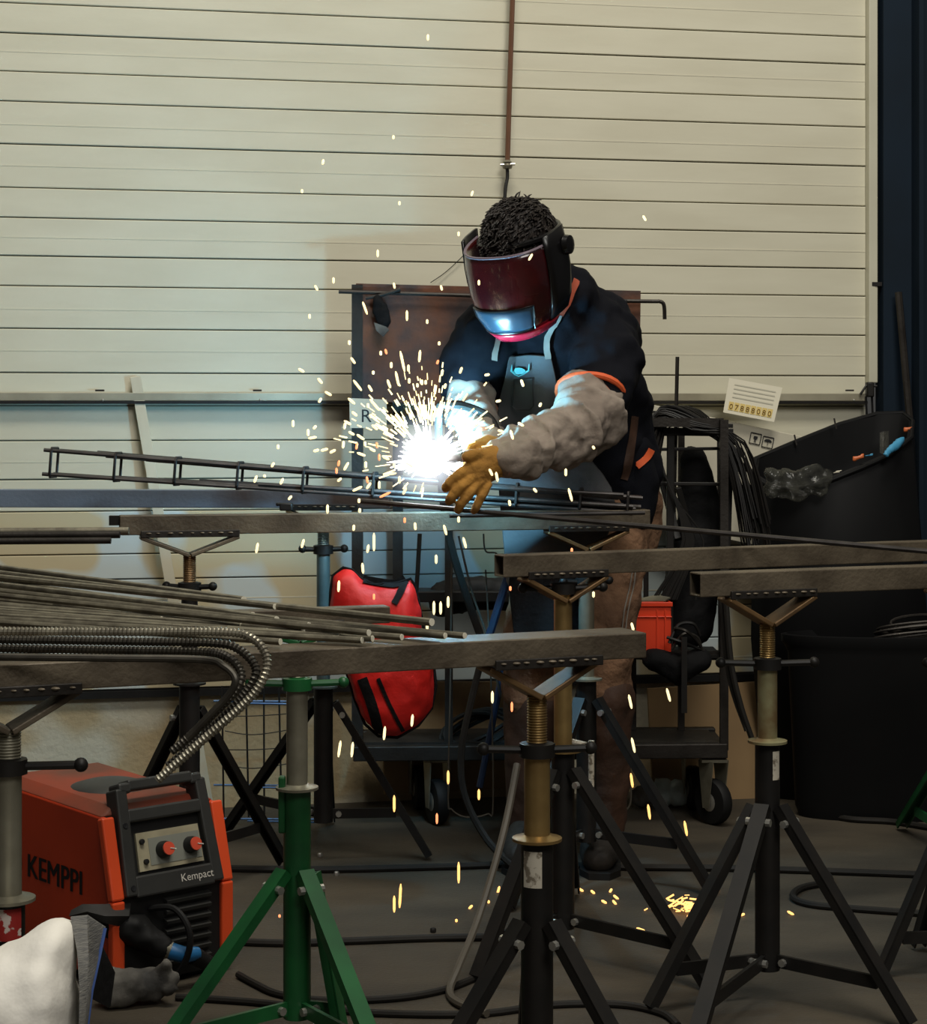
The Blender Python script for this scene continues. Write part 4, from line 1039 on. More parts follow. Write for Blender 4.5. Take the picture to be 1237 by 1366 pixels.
# welding gun and ground clamp lying before the machine
GD = 3.78
t = thing('welding_gun', 'black welding gun with blue grip ring lying before the machine', 'welding gun', W(190, 1300, GD))
mb = MB(); mb.etube([(W(150, 1232, GD), .034, .03), (W(180, 1240, GD), .036, .034), (W(205, 1258, GD), .026, .026), (W(218, 1264, GD), .022, .022)], (0, 1, 0), 12)
blob('gun_body', mb, M['black_rubber'], t, .006, 2, .012, .03)
MB().tube([W(212, 1262, GD), W(228, 1268, GD)], [.021, .017], 14).build('collar', M['greyzinc'], t)
MB().tube([W(226, 1268, GD), W(246, 1274, GD), W(264, 1272, GD + .02)], [.0165, .016, .013], 14).build('grip_ring', M['blue_plastic'], t)
MB().tube([W(258, 1274, GD + .02), W(290, 1292, GD + .06)], [.018, .014], 12).build('cable_sleeve', M['black_rubber'], t)
MB().tube(smoothpath([W(200, 1212, GD + .02), W(232, 1212, GD), W(252, 1240, GD - .02), W(250, 1276, GD - .02), W(228, 1312, GD), W(212, 1325, GD + .03)]), .0065, 8).build('lead', M['black_rubber'], t)
MB().grid([[W(95, 1214, GD - .05), W(110, 1206, GD - .05), W(140, 1206, GD - .04), W(175, 1203, GD)], [W(92, 1222, GD - .06), W(116, 1216, GD - .07), W(140, 1222, GD - .07), W(172, 1222, GD - .03)], [W(104, 1224, GD - .05), W(122, 1226, GD - .07), W(142, 1232, GD - .06), W(160, 1236, GD - .03)]], (0, .01, -.003)).build('flap', M['plastic'], t)
t = thing('work_glove', 'crumpled black glove with grey worn patches on the floor', 'glove', W(185, 1340, GD + .0))
mb = MB(); mb.etube([(W(150, 1318, GD - .1), .040, .03), (W(172, 1316, GD - .1), .034, .03), (W(205, 1312, GD - .08), .032, .03)], (0, 0, 1), 12)
for dx, dy in ((222, 1288), (232, 1304), (228, 1320)): mb.etube([(W(205, 1308, GD - .08), .014, .014), (W(dx, dy, GD - .1), .013, .013)], (0, 0, 1), 8)
blob('glove_body', mb, M['grey_rag'], t, .006, 2, .02, .03)
# white bulk sack in the corner
SD = 2.5
t = thing('bulk_sack', 'white woven bulk sack slumped in the lower left corner', 'sack', W(20, 1500, SD))
so = [(-90, 1290), (-40, 1276), (0, 1263), (30, 1250), (60, 1236), (84, 1226), (94, 1229), (99, 1250), (103, 1290), (107, 1330), (109, 1400), (112, 1500), (40, 1510), (-90, 1500)]
sctr = W(20, 1390, SD)
srings = [[sctr + (W(x, y, SD) - sctr) * sc + V(0, dy, 0) for x, y in so] for sc, dy in ((.3, -.10), (.65, -.09), (.9, -.055), (1.0, 0), (.9, .06), (.5, .10))]
mb = MB(); n = len(so); vs = [p for r in srings for p in r]; fs = []
for i in range(len(srings) - 1):
    for q in range(n):
        q2 = (q + 1) % n; fs.append((i * n + q, i * n + q2, (i + 1) * n + q2, (i + 1) * n + q))
fs.append(tuple(range(n))); fs.append(tuple((len(srings) - 1) * n + q for q in reversed(range(n))))
mb.add(vs, fs)
blob('sack_body', mb, M['sack'], t, .008, 3, .03, .10)
P = [[W(94, 1224, SD + .0), W(116, 1222, SD + .0), W(140, 1238, SD + .03)], [W(103, 1270, SD - .03), W(118, 1268, SD - .02), W(133, 1272, SD + .02)], [W(106, 1320, SD - .06), W(116, 1320, SD - .05), W(122, 1322, SD)], [W(105, 1400, SD - .08), W(110, 1400, SD - .07), W(112, 1402, SD)]]
MB().grid(P, (0, .006, 0)).build('woven_flap', M['sack_mesh'], t)
MB().tube([r[2] for r in P], .003, 6).build('blue_binding', M['blue_edge'], t)
MB().grid([[W(134, 1262, SD + .15), W(152, 1300, SD + .2)], [W(118, 1330, SD + .12), W(146, 1345, SD + .2)]], (0, .01, 0)).build('dark_lining', M['black_cloth'], t)

# ------------------------------------------------------------------ floor cables
fc = [([(285, 1158), (420, 1160), (560, 1157), (650, 1154), (720, 1150), (800, 1156), (960, 1158), (1100, 1162), (1260, 1168)], .0085, 'black cable crossing the whole floor behind the stands'),
      ([(292, 1255), (380, 1258), (470, 1255), (580, 1251), (690, 1250)], .008, 'dark cable straight across the floor beside the green stand'),
      ([(318, 1300), (340, 1312), (372, 1326), (430, 1334), (520, 1332), (585, 1322), (630, 1306), (665, 1290)], .007, 'cable curving over the floor between the green and front stands'),
      ([(235, 1330), (330, 1336), (420, 1345), (520, 1352), (640, 1352), (740, 1340), (830, 1340), (885, 1352), (905, 1368)], .007, 'nearest floor cable running along the bottom edge'),
      ([(1044, 1040), (1060, 1060), (1090, 1080), (1130, 1092), (1190, 1096), (1240, 1104)], .0085, 'cable curving on the floor in front of the black bin'),
      ([(1104, 1166), (1106, 1176), (1070, 1184), (1058, 1196), (1080, 1206), (1140, 1212), (1240, 1219)], .008, 'looped cable end on the floor right of the right stand')]
for pts, r, lab in fc:
    MB().tube(smoothpath([FL(x, y, r) for x, y in pts], 8), r, 8).build('floor_cable', M['cable'], label=lab, cat='cable')
pts = [W(690, 1020, 4.15), W(672, 1110, 4.05), W(640, 1220, 3.95), FL(612, 1290, .04), FL(600, 1322, .009), FL(612, 1338, .009), FL(650, 1352, .009)]
MB().tube(smoothpath(pts, 8), .008, 8).build('hanging_cable', M['cable_grey'], label='brown grey cable hanging down left of the front stand', cat='cable')
for (x, y, lab) in ((578, 1244, 'small dark crumb on the floor by the straight cable'), (449, 1168, 'small bright nut on the floor right of the green stand'), (427, 1143, 'smallest bright nut on the floor behind the green stand')):
    MB().lathe(FL(x, y), [(.006, 0), (.0065, .002), (.0065, .008), (.005, .01)], 6).build('floor_nut', M['black'] if y > 1200 else M['bolt'], label=lab, cat='nut')

# ------------------------------------------------------------------ the welder
t = thing('person', 'welder in maroon helmet, navy shirt and grey apron leaning over the cage', 'person', V(W(760, 0, 4.85).x, 4.85, 0))
shR, shL = W(644, 440, 4.76), W(806, 432, 4.78)
side = (shL - shR).normalized()
tor = [((790, 700, 4.99), .165, .115), ((788, 640, 4.98), .165, .12), ((778, 570, 4.94), .155, .11), ((758, 500, 4.88), .17, .115), ((742, 445, 4.82), .165, .10), ((733, 405, 4.76), .10, .08)]
def chain(mb, pts, grow=0.0, sidev=side, n=16):
    mb.etube([(W(*p), a + grow, b + grow) for p, a, b in pts], sidev, n)
armL = [((803, 436, 4.79), .068, .068), ((806, 500, 4.70), .058, .058), ((780, 568, 4.57), .05, .05), ((730, 590, 4.49), .045, .045), ((674, 611, 4.41), .036, .03)]
armR = [((648, 446, 4.77), .062, .062), ((628, 505, 4.78), .052, .052), ((622, 548, 4.78), .047, .047), ((640, 580, 4.62), .04, .04), ((652, 600, 4.50), .034, .03)]
legL = [((820, 690, 4.98), .085, .09), ((815, 760, 4.93), .070, .076), ((810, 835, 4.89), .050, .058), ((808, 930, 4.90), .048, .056), ((806, 1085, 4.92), .042, .045)]
legR = [((748, 690, 4.99), .095, .095), ((735, 760, 4.93), .085, .085), ((718, 840, 4.88), .062, .066), ((712, 930, 4.90), .058, .062), ((705, 1085, 4.94), .042, .045)]
HC = W(695, 338, 4.60)
hyaw, hpit = R(30), R(26)
F0 = V(-math.sin(hyaw), -math.cos(hyaw), 0)
hF = F0 * math.cos(hpit) - V(0, 0, math.sin(hpit)); hU = F0 * math.sin(hpit) + V(0, 0, math.cos(hpit)); hR = hF.cross(hU).normalized()
hrot = Matrix((hR, -hF, hU)).transposed()       # local x right, y back, z up
def HP(r, f, u): return HC + hR * r + hF * f + hU * u
body = MB()
chain(body, tor)
for a in (armL, armR): chain(body, a, 0, V(0, 0, 1), 12)
for a in (legL, legR): chain(body, a, 0, V(1, 0, 0), 12)
body.etube([(W(735, 410, 4.76), .055, .055), (HP(0, -.03, -.06), .052, .052)], side, 12)
body.sphere(HC, 1.0, 18, 12, (.078, .098, .118), hrot)
body.sphere(HP(0, .05, -.07), .055, 12, 8, (1, 1, 1.1), hrot)                     # jaw
body.etube([(HP(0, .095, .0), .012, .012), (HP(0, .115, -.035), .016, .014)], hR, 8)   # nose
for s in (-1, 1):
    body.sphere(HP(s * .078, -.01, -.015), .03, 10, 8, (.4, .75, 1.1), hrot)     # ears
    fx = (804, 4.92) if s > 0 else (704, 4.94)
    a = W(fx[0], 0, fx[1]); body.etube([(V(a.x, a.y, .05), .036, .036), (V(a.x - .02, a.y - .17, .04), .036, .03)], (1, 0, 0), 10)
body.etube([(W(674, 611, 4.41), .034, .024), (W(640, 632, 4.37), .036, .018)], V(0, 0, 1), 10)
body.etube([(W(652, 600, 4.50), .032, .024), (W(640, 606, 4.45), .032, .02)], V(0, 0, 1), 10)
blob('body', body, M['skin'], t, .009, 4, label='bare skin at ear and neck')
# face details under the helmet
for s in (-1, 1):
    e = MB().sphere(HP(s * .032, .088, .012), .012, 10, 7).build('eye', M['paper'], t)
    MB().sphere(HP(s * .032, .098, .012), .005, 8, 6).build('iris', M['black_ink'], e)
MB().etube([(HP(-.024, .098, -.066), .004, .004), (HP(0, .106, -.064), .006, .006), (HP(.024, .098, -.066), .004, .004)], hU, 8).build('mouth', M['strap_orange'], t)
# hair: scalp cap with tufts
mb = MB(); mb.sphere(HP(0, -.008, .018), 1.0, 24, 16, (.0835, .1045, .1115), hrot)
for k in range(1500):
    th = random.uniform(0, 2 * math.pi); ph = math.acos(random.uniform(-.15, 1))
    d = V(math.sin(ph) * math.cos(th), math.sin(ph) * math.sin(th), math.cos(ph))
    p = HP(d.x * .083, -.008 - d.y * .104, .018 + d.z * .111)
    nrm_ = (p - HP(0, -.012, .022)).normalized()
    fl = nrm_ * .12 + (hF * .55 if d.y < .3 else -hU * .6) + V(random.uniform(-.3, .3), random.uniform(-.2, .2), random.uniform(-.15, .2))
    fl -= nrm_ * max(0, fl.dot(nrm_) - .32); fl -= nrm_ * min(0, fl.dot(nrm_) - .06); fl.normalize(); ln = random.uniform(.014, .026)
    mb.tube([p, p + fl * ln * .6 + nrm_ * .002, p + fl * ln], [.0026, .0021, .0004], 4)
mb.build('hair', M['hair'], t)
# shirt
mb = MB(); chain(mb, tor[1:], .022)
shl = [((800, 440, 4.80), .095, .095), ((812, 480, 4.74), .092, .090), ((801, 522, 4.67), .078, .076)]
chain(mb, shl, 0, V(0, 0, 1))
shr = [((652, 448, 4.78), .090, .090), ((632, 490, 4.79), .082, .084), ((627, 510, 4.79), .078, .08)]
chain(mb, shr, 0, V(0, 0, 1))
mb.etube([(W(820, 440, 4.86), .06, .10), (W(828, 540, 4.94), .06, .12), (W(826, 650, 4.98), .075, .13)], (1, 0, 0), 12)
shirt = blob('t_shirt', mb, M['shirt'], t, .009, 4, .045, .085)
def tree(o): return BVHTree.FromPolygons([v.co + ORG[o] for v in o.data.vertices], [tuple(p.vertices) for p in o.data.polygons])
ts = tree(shirt)
# trousers
mb = MB(); chain(mb, [((790, 705, 4.99), .165, .115), ((789, 668, 4.985), .178, .135)], .012)
for a in (legL, legR): chain(mb, a[:4], .020, V(1, 0, 0), 14)
trou = blob('trousers', mb, M['trouser'], t, .010, 3, .04, .07)
tt_ = tree(trou)
for dx in (0, 5):
    ribbon([(846 + dx * .5, 740), (840 + dx, 780), (832 + dx, 815), (828 + dx, 850)], 1.6, [tt_], .003, default=4.86).build('seam', M['strap_grey'], t)
# dark jacket tied round the hips
mb = MB(); mb.etube([(W(848, 600, 4.96), .05, .10), (W(852, 650, 4.95), .055, .10), (W(850, 688, 4.94), .045, .09)], (1, 0, 0), 12)
blob('hip_cloth', mb, M['shirt'], t, .009, 3, .02, .08)
ribbon([(846, 555), (842, 590), (836, 625), (832, 640)], 10, [tree(bpy.data.objects['hip_cloth']), ts], default=4.85).build('hip_strap', M['boot'], t)
ribbon([(868, 600), (861, 612), (850, 622)], 9, [tree(bpy.data.objects['hip_cloth']), ts], default=4.88).build('hip_strap', M['orange_trim'], t)
# boots with gaiters
for (a, fx) in ((legL, (804, 4.92)), (legR, (704, 4.94))):
    mb = MB(); mb.etube([(W(*a[3][0]), .078, .085), (W(a[3][0][0] - 2, 975, 4.905), .072, .078), (W(a[4][0][0] + 2, 1060, 4.92), .060, .065), (V(W(fx[0], 0, fx[1]).x, fx[1], .07), .055, .06)], (1, 0, 0), 14)
    blob('gaiter', mb, M['boot'], t, .009, 3, .015, .06)
    p = W(fx[0], 0, fx[1]); mb = MB()
    mb.etube([(V(p.x, p.y + .03, .055), .046, .052), (V(p.x - .008, p.y - .05, .055), .048, .052), (V(p.x - .018, p.y - .14, .046), .05, .045), (V(p.x - .024, p.y - .19, .04), .042, .036)], (1, 0, 0), 14)
    b_ = blob('boot', mb, M['boot_black'], t, .008, 3)
    MB().prism([V(p.x + x, p.y + y, .0) for x, y in ((-.04, .08), (.04, .08), (.045, -.02), (.03, -.2), (0, -.245), (-.05, -.24), (-.07, -.19), (-.05, -.04))], (0, 0, .016)).build('sole', M['black_rubber'], b_, smooth=False)
# apron: bib draped on the chest, skirt hanging below
def bibrow(y, x0, x1, n=9): return [cast(x0 + (x1 - x0) * k / (n - 1), y, [ts], .010, 4.76) for k in range(n)]
P = [bibrow(y, a, b_) for y, a, b_ in ((472, 676, 735), (485, 674, 737), (505, 670, 741), (530, 667, 746), (560, 664, 756), (590, 662, 772), (615, 662, 790))]
yb = min(p.y for p in P[-1])
for y, x0, x1 in ((650, 664, 822), (690, 668, 824), (740, 672, 800), (790, 678, 780), (828, 684, 768)):
    P.append([W(x0 + (x1 - x0) * k / 8, y, 4.765 + .012 * math.sin(k * 1.3) - .02 * math.sin(math.pi * k / 8)) for k in range(9)])
# smooth the draping
for it in range(2):
    Q = [[p.copy() for p in r] for r in P]
    for i in range(1, len(P) - 1):
        for j in range(9):
            jm, jp = max(j - 1, 0), min(j + 1, 8)
            P[i][j].y = (Q[i][j].y * 2 + Q[i - 1][j].y + Q[i + 1][j].y + Q[i][jm].y + Q[i][jp].y) / 6 - .002
ap = MB().grid(P, (0, .004, 0)).build('apron', M['apron'], t, subdiv=1)
Q = [[W(x0 + (x1 - x0) * k / 8, y, 4.748 + .014 * math.sin(k * 1.5 + y) - .02 * math.sin(math.pi * k / 8)) for k in range(9)] for y, x0, x1 in ((762, 676, 792), (800, 680, 786), (840, 684, 782), (884, 690, 776))]
MB().grid(Q, (0, .004, 0)).build('lower_flap', M['black_cloth'], ap, subdiv=1)
ta = BVHTree.FromPolygons([p for r in P for p in r], [(i * 9 + j, i * 9 + j + 1, (i + 1) * 9 + j + 1, (i + 1) * 9 + j) for i in range(len(P) - 1) for j in range(8)])
ribbon([(767, 376), (755, 400), (745, 418)], 11, [ts], .010, default=4.74).build('strap', M['strap_orange'], ap)
ribbon([(745, 418), (737, 436), (731, 455), (730, 476)], 8, [ts], .011, default=4.74).build('strap', M['strap_grey'], ap)
ribbon([(664, 448), (661, 462), (659, 478)], 8, [ts], .010, default=4.74).build('strap', M['strap_grey'], ap)
pk = [(686, 505), (711, 503), (713, 540), (708, 545), (690, 545), (685, 540)]
MB().tube([cast(x, y, [ta], .006) for x, y in pk], .0018, 5, closed=True).build('pocket_seam', M['plastic'], ap)
MB().prism([cast(694 + 9 * math.cos(R(a)), 493 + 4.5 * math.sin(R(a)), [ta], .008) for a in range(0, 360, 30)], (0, .002, 0)).build('badge', M['badge'], ap, smooth=False)
for s in (-1, 1):
    MB().tube([cast(694 + s * 7, 496, [ta], .008), cast(694 + s * 13, 492, [ta], .008), cast(694 + s * 13, 484, [ta], .008)], [.003, .0026, .0008], 6).build('badge_horn', M['badge'], ap)
MB().tube([cast(688, 497, [ta], .008), cast(694, 500, [ta], .008), cast(701, 497, [ta], .008)], .0016, 5).build('badge_rim', M['badge'], ap)
# leather sleeves
mb = MB()
mb.etube([(W(787, 534, 4.655), .080, .078), (W(785, 560, 4.60), .080, .082), (W(762, 580, 4.53), .072, .074), (W(722, 594, 4.47), .062, .062), (W(690, 605, 4.42), .056, .054), (W(676, 611, 4.405), .056, .05)], (0, 0, 1), 20)
for (p_, q_, r_, k_) in (((784, 556, 4.61), (776, 572, 4.57), .083, .4), ((766, 574, 4.54), (752, 584, 4.51), .077, -.5), ((744, 586, 4.505), (730, 592, 4.48), .069, .5), ((716, 596, 4.46), (704, 600, 4.44), .061, -.35), ((694, 604, 4.43), (684, 607, 4.415), .059, .2)):
    a_ = W(*p_); ax_ = (W(*q_) - a_).normalized(); u_, w_ = frame(ax_)
    mb.tube([a_ + (u_ * math.cos(R(g)) + w_ * math.sin(R(g))) * r_ + ax_ * (.03 * k_ * math.sin(R(g + 40))) for g in range(0, 360, 20)], .010, 7, closed=True)
sl = blob('sleeve', mb, M['leather'], t, .006, 3, .04, .06)
rc = W(789, 529, 4.662); rn = (W(785, 560, 4.60) - W(803, 470, 4.75)).normalized(); ra, rb = frame(rn)
MB().tube([rc + (ra * math.cos(R(a)) + rb * math.sin(R(a))) * (.079 + .004 * math.sin(R(3 * a))) for a in range(0, 360, 12)], .008, 8, closed=True).build('sleeve_trim', M['orange_trim'], sl)
mb = MB()
mb.etube([(W(628, 525, 4.77), .062, .064), (W(628, 552, 4.74), .062, .06), (W(640, 576, 4.64), .052, .052), (W(652, 598, 4.53), .044, .044)], (0, 0, 1), 18)
blob('sleeve', mb, M['leather'], t, .007, 2, .045, .05)
# gloves
mb = MB()
mb.etube([(W(678, 610, 4.41), .046, .040), (W(664, 614, 4.395), .040, .034), (W(648, 621, 4.375), .040, .027), (W(634, 632, 4.355), .036, .022)], (0, 0, 1), 14)
fing = [[(632, 621, 4.352, .0125), (613, 632, 4.332, .0122), (599, 645, 4.332, .0115), (595, 651, 4.345, .0105)],
        [(634, 634, 4.348, .0125), (614, 650, 4.326, .0122), (602, 663, 4.328, .0112), (599, 669, 4.34, .0102)],
        [(640, 643, 4.352, .0122), (625, 660, 4.332, .0116), (614, 674, 4.334, .0106), (611, 680, 4.345, .0098)],
        [(650, 646, 4.362, .0115), (642, 663, 4.348, .0108), (635, 677, 4.350, .0098), (632, 682, 4.358, .009)]]
for fg in fing: mb.etube([(W(x, y, D), r, r) for x, y, D, r in fg], (1, 0, 0), 10)
mb.etube([(W(652, 608, 4.385), .016, .016), (W(636, 606, 4.35), .0145, .0145), (W(622, 609, 4.335), .012, .012)], (0, 0, 1), 10)
gl = blob('glove', mb, M['glove'], t, .0034, 1, .005, .02)
mb = MB()
mb.etube([(W(655, 600, 4.53), .038, .034), (W(648, 602, 4.48), .036, .028), (W(636, 606, 4.45), .034, .026)], (0, 0, 1), 12)
for k in range(4): mb.etube([(W(640, 596 + k * 6, 4.45), .011, .011), (W(626, 598 + k * 6, 4.425), .0105, .0105), (W(622, 603 + k * 5, 4.44), .009, .009)], (0, 0, 1), 8)
mb.etube([(W(648, 594, 4.46), .013, .013), (W(632, 594, 4.43), .011, .011)], (0, 0, 1), 8)
blob('glove', mb, M['glove'], t, .0045, 2)
# helmet
hp = thing('welding_helmet', 'glossy maroon welding helmet lowered over the welder\'s face', 'helmet', HP(0, .05, -.18))
def shell(v):     # half width, front reach for height v (0 chin .. 1 brow)
    k = [(0, .066, .132), (.12, .086, .148), (.3, .104, .160), (.55, .113, .160), (.8, .114, .150), (1.0, .110, .138)]
    for i in range(len(k) - 1):
        if v <= k[i + 1][0]:
            u = (v - k[i][0]) / (k[i + 1][0] - k[i][0]); return (k[i][1] * (1 - u) + k[i + 1][1] * u, k[i][2] * (1 - u) + k[i + 1][2] * u)
    return k[-1][1:]
def SH(th, v, out=0.0):
    w_, f_ = shell(v); zt_ = -.165 + .215 * v
    ex = .8
    c_, s_ = math.cos(th), math.sin(th)
    return HP((w_ + out) * math.copysign(abs(s_) ** ex, s_), (f_ + out) * (math.copysign(abs(c_) ** ex, c_) if c_ > 0 else c_ * .55), zt_)
def shellgrid(t0, t1, v0, v1, out, nt_=22, nv=12): return [[SH(R(t0 + (t1 - t0) * j / nt_), v0 + (v1 - v0) * i / nv, out) for j in range(nt_ + 1)] for i in range(nv + 1)]
MB().grid(shellgrid(-96, 96, .10, .97, 0, 36, 14)).build('shell', M['helmet'], hp, solid=.005, angle=60)
MB().grid(shellgrid(-80, 80, 0, .10, .004, 26, 3)).build('chin_lip', M['helmet_lip'], hp, solid=.006, angle=60)
MB().tube([SH(R(a), .97, .001) for a in range(-96, 97, 6)], .0035, 6).build('brow_rim', M['helmet_rim'], hp)
MB().grid(shellgrid(-40, 40, .12, .40, .004, 14, 6)).build('lens', M['lens'], hp, solid=.003, angle=60)
MB().tube([SH(R(a), .12, .005) for a in range(-40, 41, 4)] + [SH(R(40), v, .005) for v in (.2, .3, .40)] + [SH(R(a), .40, .005) for a in range(40, -41, -4)] + [SH(R(-40), v, .005) for v in (.3, .2)], .0025, 6, closed=True).build('lens_frame', M['helmet_black'], hp)
for s in (-1, 1):
    MB().grid([[SH(R(s * a), v, .005) for a in (64, 72, 80, 88 + 10 * max(0, v - .3), 90 + 16 * max(0, v - .3))] for v in (.14, .3, .45, .6, .75, .9, 1.06)]).build('side_guard', M['helmet_black'], hp, solid=.006)
    MB().lathe(SH(R(s * 92), .84, .008), [(.024, 0), (.022, .012), (.010, .016)], 14, hR * s).build('pivot_knob', M['helmet_black'], hp)
MB().tube([HP(.092 * math.sin(R(a)), -.012 + .108 * math.cos(R(a)), .045 + .006 * math.cos(R(a))) for a in range(0, 360, 12)], .007, 6, closed=True).build('headband', M['helmet_black'], hp)
# torch in the right hand
t = thing('welding_torch', 'welding torch held in the welder\'s right glove at the arc', 'torch', W(640, 606, 4.44))
MB().tube(smoothpath([W(668, 590, 4.56), W(645, 600, 4.46), W(626, 607, 4.42), W(612, 611, 4.41)]), [.012] * 18 + [.009], 10).build('torch_handle', M['black_rubber'], t)
MB().tube([W(618, 609, 4.40), W(606, 611, 4.415), W(598, 613, 4.425)], [.0105, .0115, .0085], 12).build('nozzle', M['torch'], t)
MB().tube(smoothpath([W(668, 590, 4.56), W(655, 560, 4.60), W(630, 545, 4.60), W(600, 540, 4.56), W(585, 560, 4.58), W(600, 720, 4.8), W(660, 900, 4.85)], 8), .010, 8).build('torch_cable', M['cable'], t)

# ------------------------------------------------------------------ the arc
AC = W(572, 612, 4.47)
t = thing('welding_arc', 'dazzling white welding arc at the torch tip', 'arc', AC)
mb = MB(); mb.sphere(AC, .043, 20, 14)
for k in range(160):
    a = random.uniform(0, 2 * math.pi); el = random.uniform(-1, 1)
    d = V(math.cos(a) * math.sqrt(1 - el * el), math.sin(a) * math.sqrt(1 - el * el), el)
    if d.z < -.4: d.z *= .5
    L_ = random.uniform(.055, .10); mb.tube([AC + d * .035, AC + d * L_], [.0055, .0007], 5)
mb.build('glow_core', M['arc'], t)
gm = bpy.data.materials.new('arc_halo_glow'); gm.use_nodes = True
gn, gk = gm.node_tree.nodes, gm.node_tree.links
gn.remove(gn['Principled BSDF'])
ge = gn.new('ShaderNodeEmission'); ge.inputs[0].default_value = (.9, .93, 1.0, 1)
gt = gn.new('ShaderNodeTexCoord'); gl_ = gn.new('ShaderNodeVectorMath'); gl_.operation = 'LENGTH'
gr = gn.new('ShaderNodeMapRange'); gr.inputs['From Max'].default_value = .125; gr.inputs['To Min'].default_value = 1.0; gr.inputs['To Max'].default_value = 0.0
gp = gn.new('ShaderNodeMath'); gp.operation = 'POWER'; gp.inputs[1].default_value = 2.2
gx = gn.new('ShaderNodeMath'); gx.operation = 'MULTIPLY'; gx.inputs[1].default_value = 22.0
gk.new(gt.outputs['Object'], gl_.inputs[0]); gk.new(gl_.outputs['Value'], gr.inputs['Value']); gk.new(gr.outputs['Result'], gp.inputs[0]); gk.new(gp.outputs[0], gx.inputs[0]); gk.new(gx.outputs[0], ge.inputs[1])
gk.new(ge.outputs[0], gn['Material Output'].inputs['Volume'])
MB().sphere(AC, .125, 24, 16).build('arc_halo', gm, t)  # emitting volume added to imitate the soft glare halo round the arc
pl_ = bpy.data.lights.new('arc_light', 'POINT'); pl_.energy = 21; pl_.color = (.22, .66, 1.0); pl_.shadow_soft_size = .03
lo = bpy.data.objects.new('arc_light', pl_); COL.objects.link(lo); lo.location = AC + V(.03, .045, .045)

# ------------------------------------------------------------------ sparks
unit = MB().tube([V(0, 0, -.5), V(0, 0, -.3), V(0, 0, .3), V(0, 0, .5)], [.25, .5, .5, .2], 6)
sme = {}
for k in ('spark', 'spark_red', 'spark_orange'):
    sme[k] = unit.mesh('spark'); sme[k].materials.append(M[k])
def spark(px, py, L_, ang, D, m='spark', w=3.2, lab=None, grp=None):
    o = bpy.data.objects.new('spark', sme[m]); COL.objects.link(o)
    o.location = W(px, py, D)
    o.rotation_euler = (0, R(ang), 0)
    s = D / F; o.scale = (w * s, w * s, max(L_, 3.5) * s)
    return tag(o, lab, 'spark', grp)
up_s = [(571, 50, 8, 0), (525, 183, 5, 0), (431, 216, 7, 10), (403, 255, 5, 0), (630, 258, 7, 20), (612, 312, 6, 0), (533, 271, 5, 0), (504, 338, 10, 0), (445, 374, 8, 0), (422, 384, 8, -30),
        (413, 422, 6, 0), (526, 381, 8, -10), (589, 384, 7, -15), (639, 377, 7, 0), (708, 343, 10, 30), (860, 291, 8, -30), (487, 411, 18, -20), (543, 421, 14, 0), (570, 429, 6, 0)]
for x, y, l, a in up_s: spark(x, y, l, a, 4.30 + random.uniform(-.03, .06), lab='tiny bright spark flying high above the arc', grp='sparks high above the arc')
mid_s = [(466, 457, 6, 0), (471, 481, 10, -35), (477, 514, 18, -38), (494, 518, 10, -30), (508, 471, 6, 0), (522, 487, 8, 0), (537, 482, 28, -12), (545, 491, 9, 0), (560, 475, 16, 5), (530, 505, 20, -12), (519, 512, 12, -20),
         (498, 497, 5, 0), (590, 497, 9, 10), (586, 458, 5, 0), (615, 494, 9, 20), (568, 510, 6, 0), (563, 510, 7, 0), (557, 514, 5, 0), (594, 515, 7, 15), (546, 508, 7, 0), (500, 540, 20, -40), (438, 525, 10, -60), (469, 535, 12, -50),
         (473, 552, 9, -50), (491, 541, 6, 0), (495, 555, 5, 0), (402, 494, 9, -60), (427, 508, 9, -40), (427, 534, 7, 30), (391, 565, 9, 0), (411, 577, 9, 0), (420, 570, 6, 40), (417, 584, 11, 80), (371, 596, 6, 0), (422, 601, 8, 75),
         (433, 600, 10, 75), (444, 602, 8, 70), (364, 620, 7, 30), (341, 639, 10, 20), (353, 635, 4, 0), (376, 642, 9, 25), (387, 664, 7, 40), (453, 640, 7, 50), (437, 679, 12, 0), (697, 511, 10, -20), (650, 500, 7, 80), (665, 535, 7, 80),
         (721, 540, 6, 20), (695, 566, 9, -60), (683, 580, 13, -15), (668, 575, 8, -75), (460, 568, 9, 10), (458, 593, 10, 5), (444, 602, 9, 60), (464, 564, 10, -60), (462, 622, 12, 30), (488, 620, 9, 0), (482, 606, 12, -70), (497, 600, 9, -60),
         (481, 583, 12, -55), (469, 578, 9, -60), (500, 570, 10, -50), (487, 592, 6, 0), (515, 611, 10, -65), (526, 620, 8, 0), (520, 632, 18, 85), (506, 647, 10, 0), (533, 640, 10, 0), (477, 652, 14, 65), (492, 648, 10, 35), (540, 655, 10, 25), (479, 668, 6, 0), (480, 681, 6, 0), (546, 620, 12, -60)]
for x, y, l, a in mid_s: spark(x, y, l, a, 4.33 + random.uniform(-.05, .04), w=3.6, lab='bright yellow spark flying around the arc', grp='sparks around the arc')
for x, y, l, a in [(515, 469, 7, -15), (584, 483, 6, 20), (452, 618, 8, 10), (449, 628, 8, 0), (476, 595, 9, 10), (506, 610, 9, 0), (490, 640, 9, -10), (514, 660, 16, 65), (540, 694, 7, 0), (503, 594, 8, -5)]:
    spark(x, y, l, a, 4.33, 'spark_red', lab='dull red spark flying around the arc', grp='red sparks around the arc')
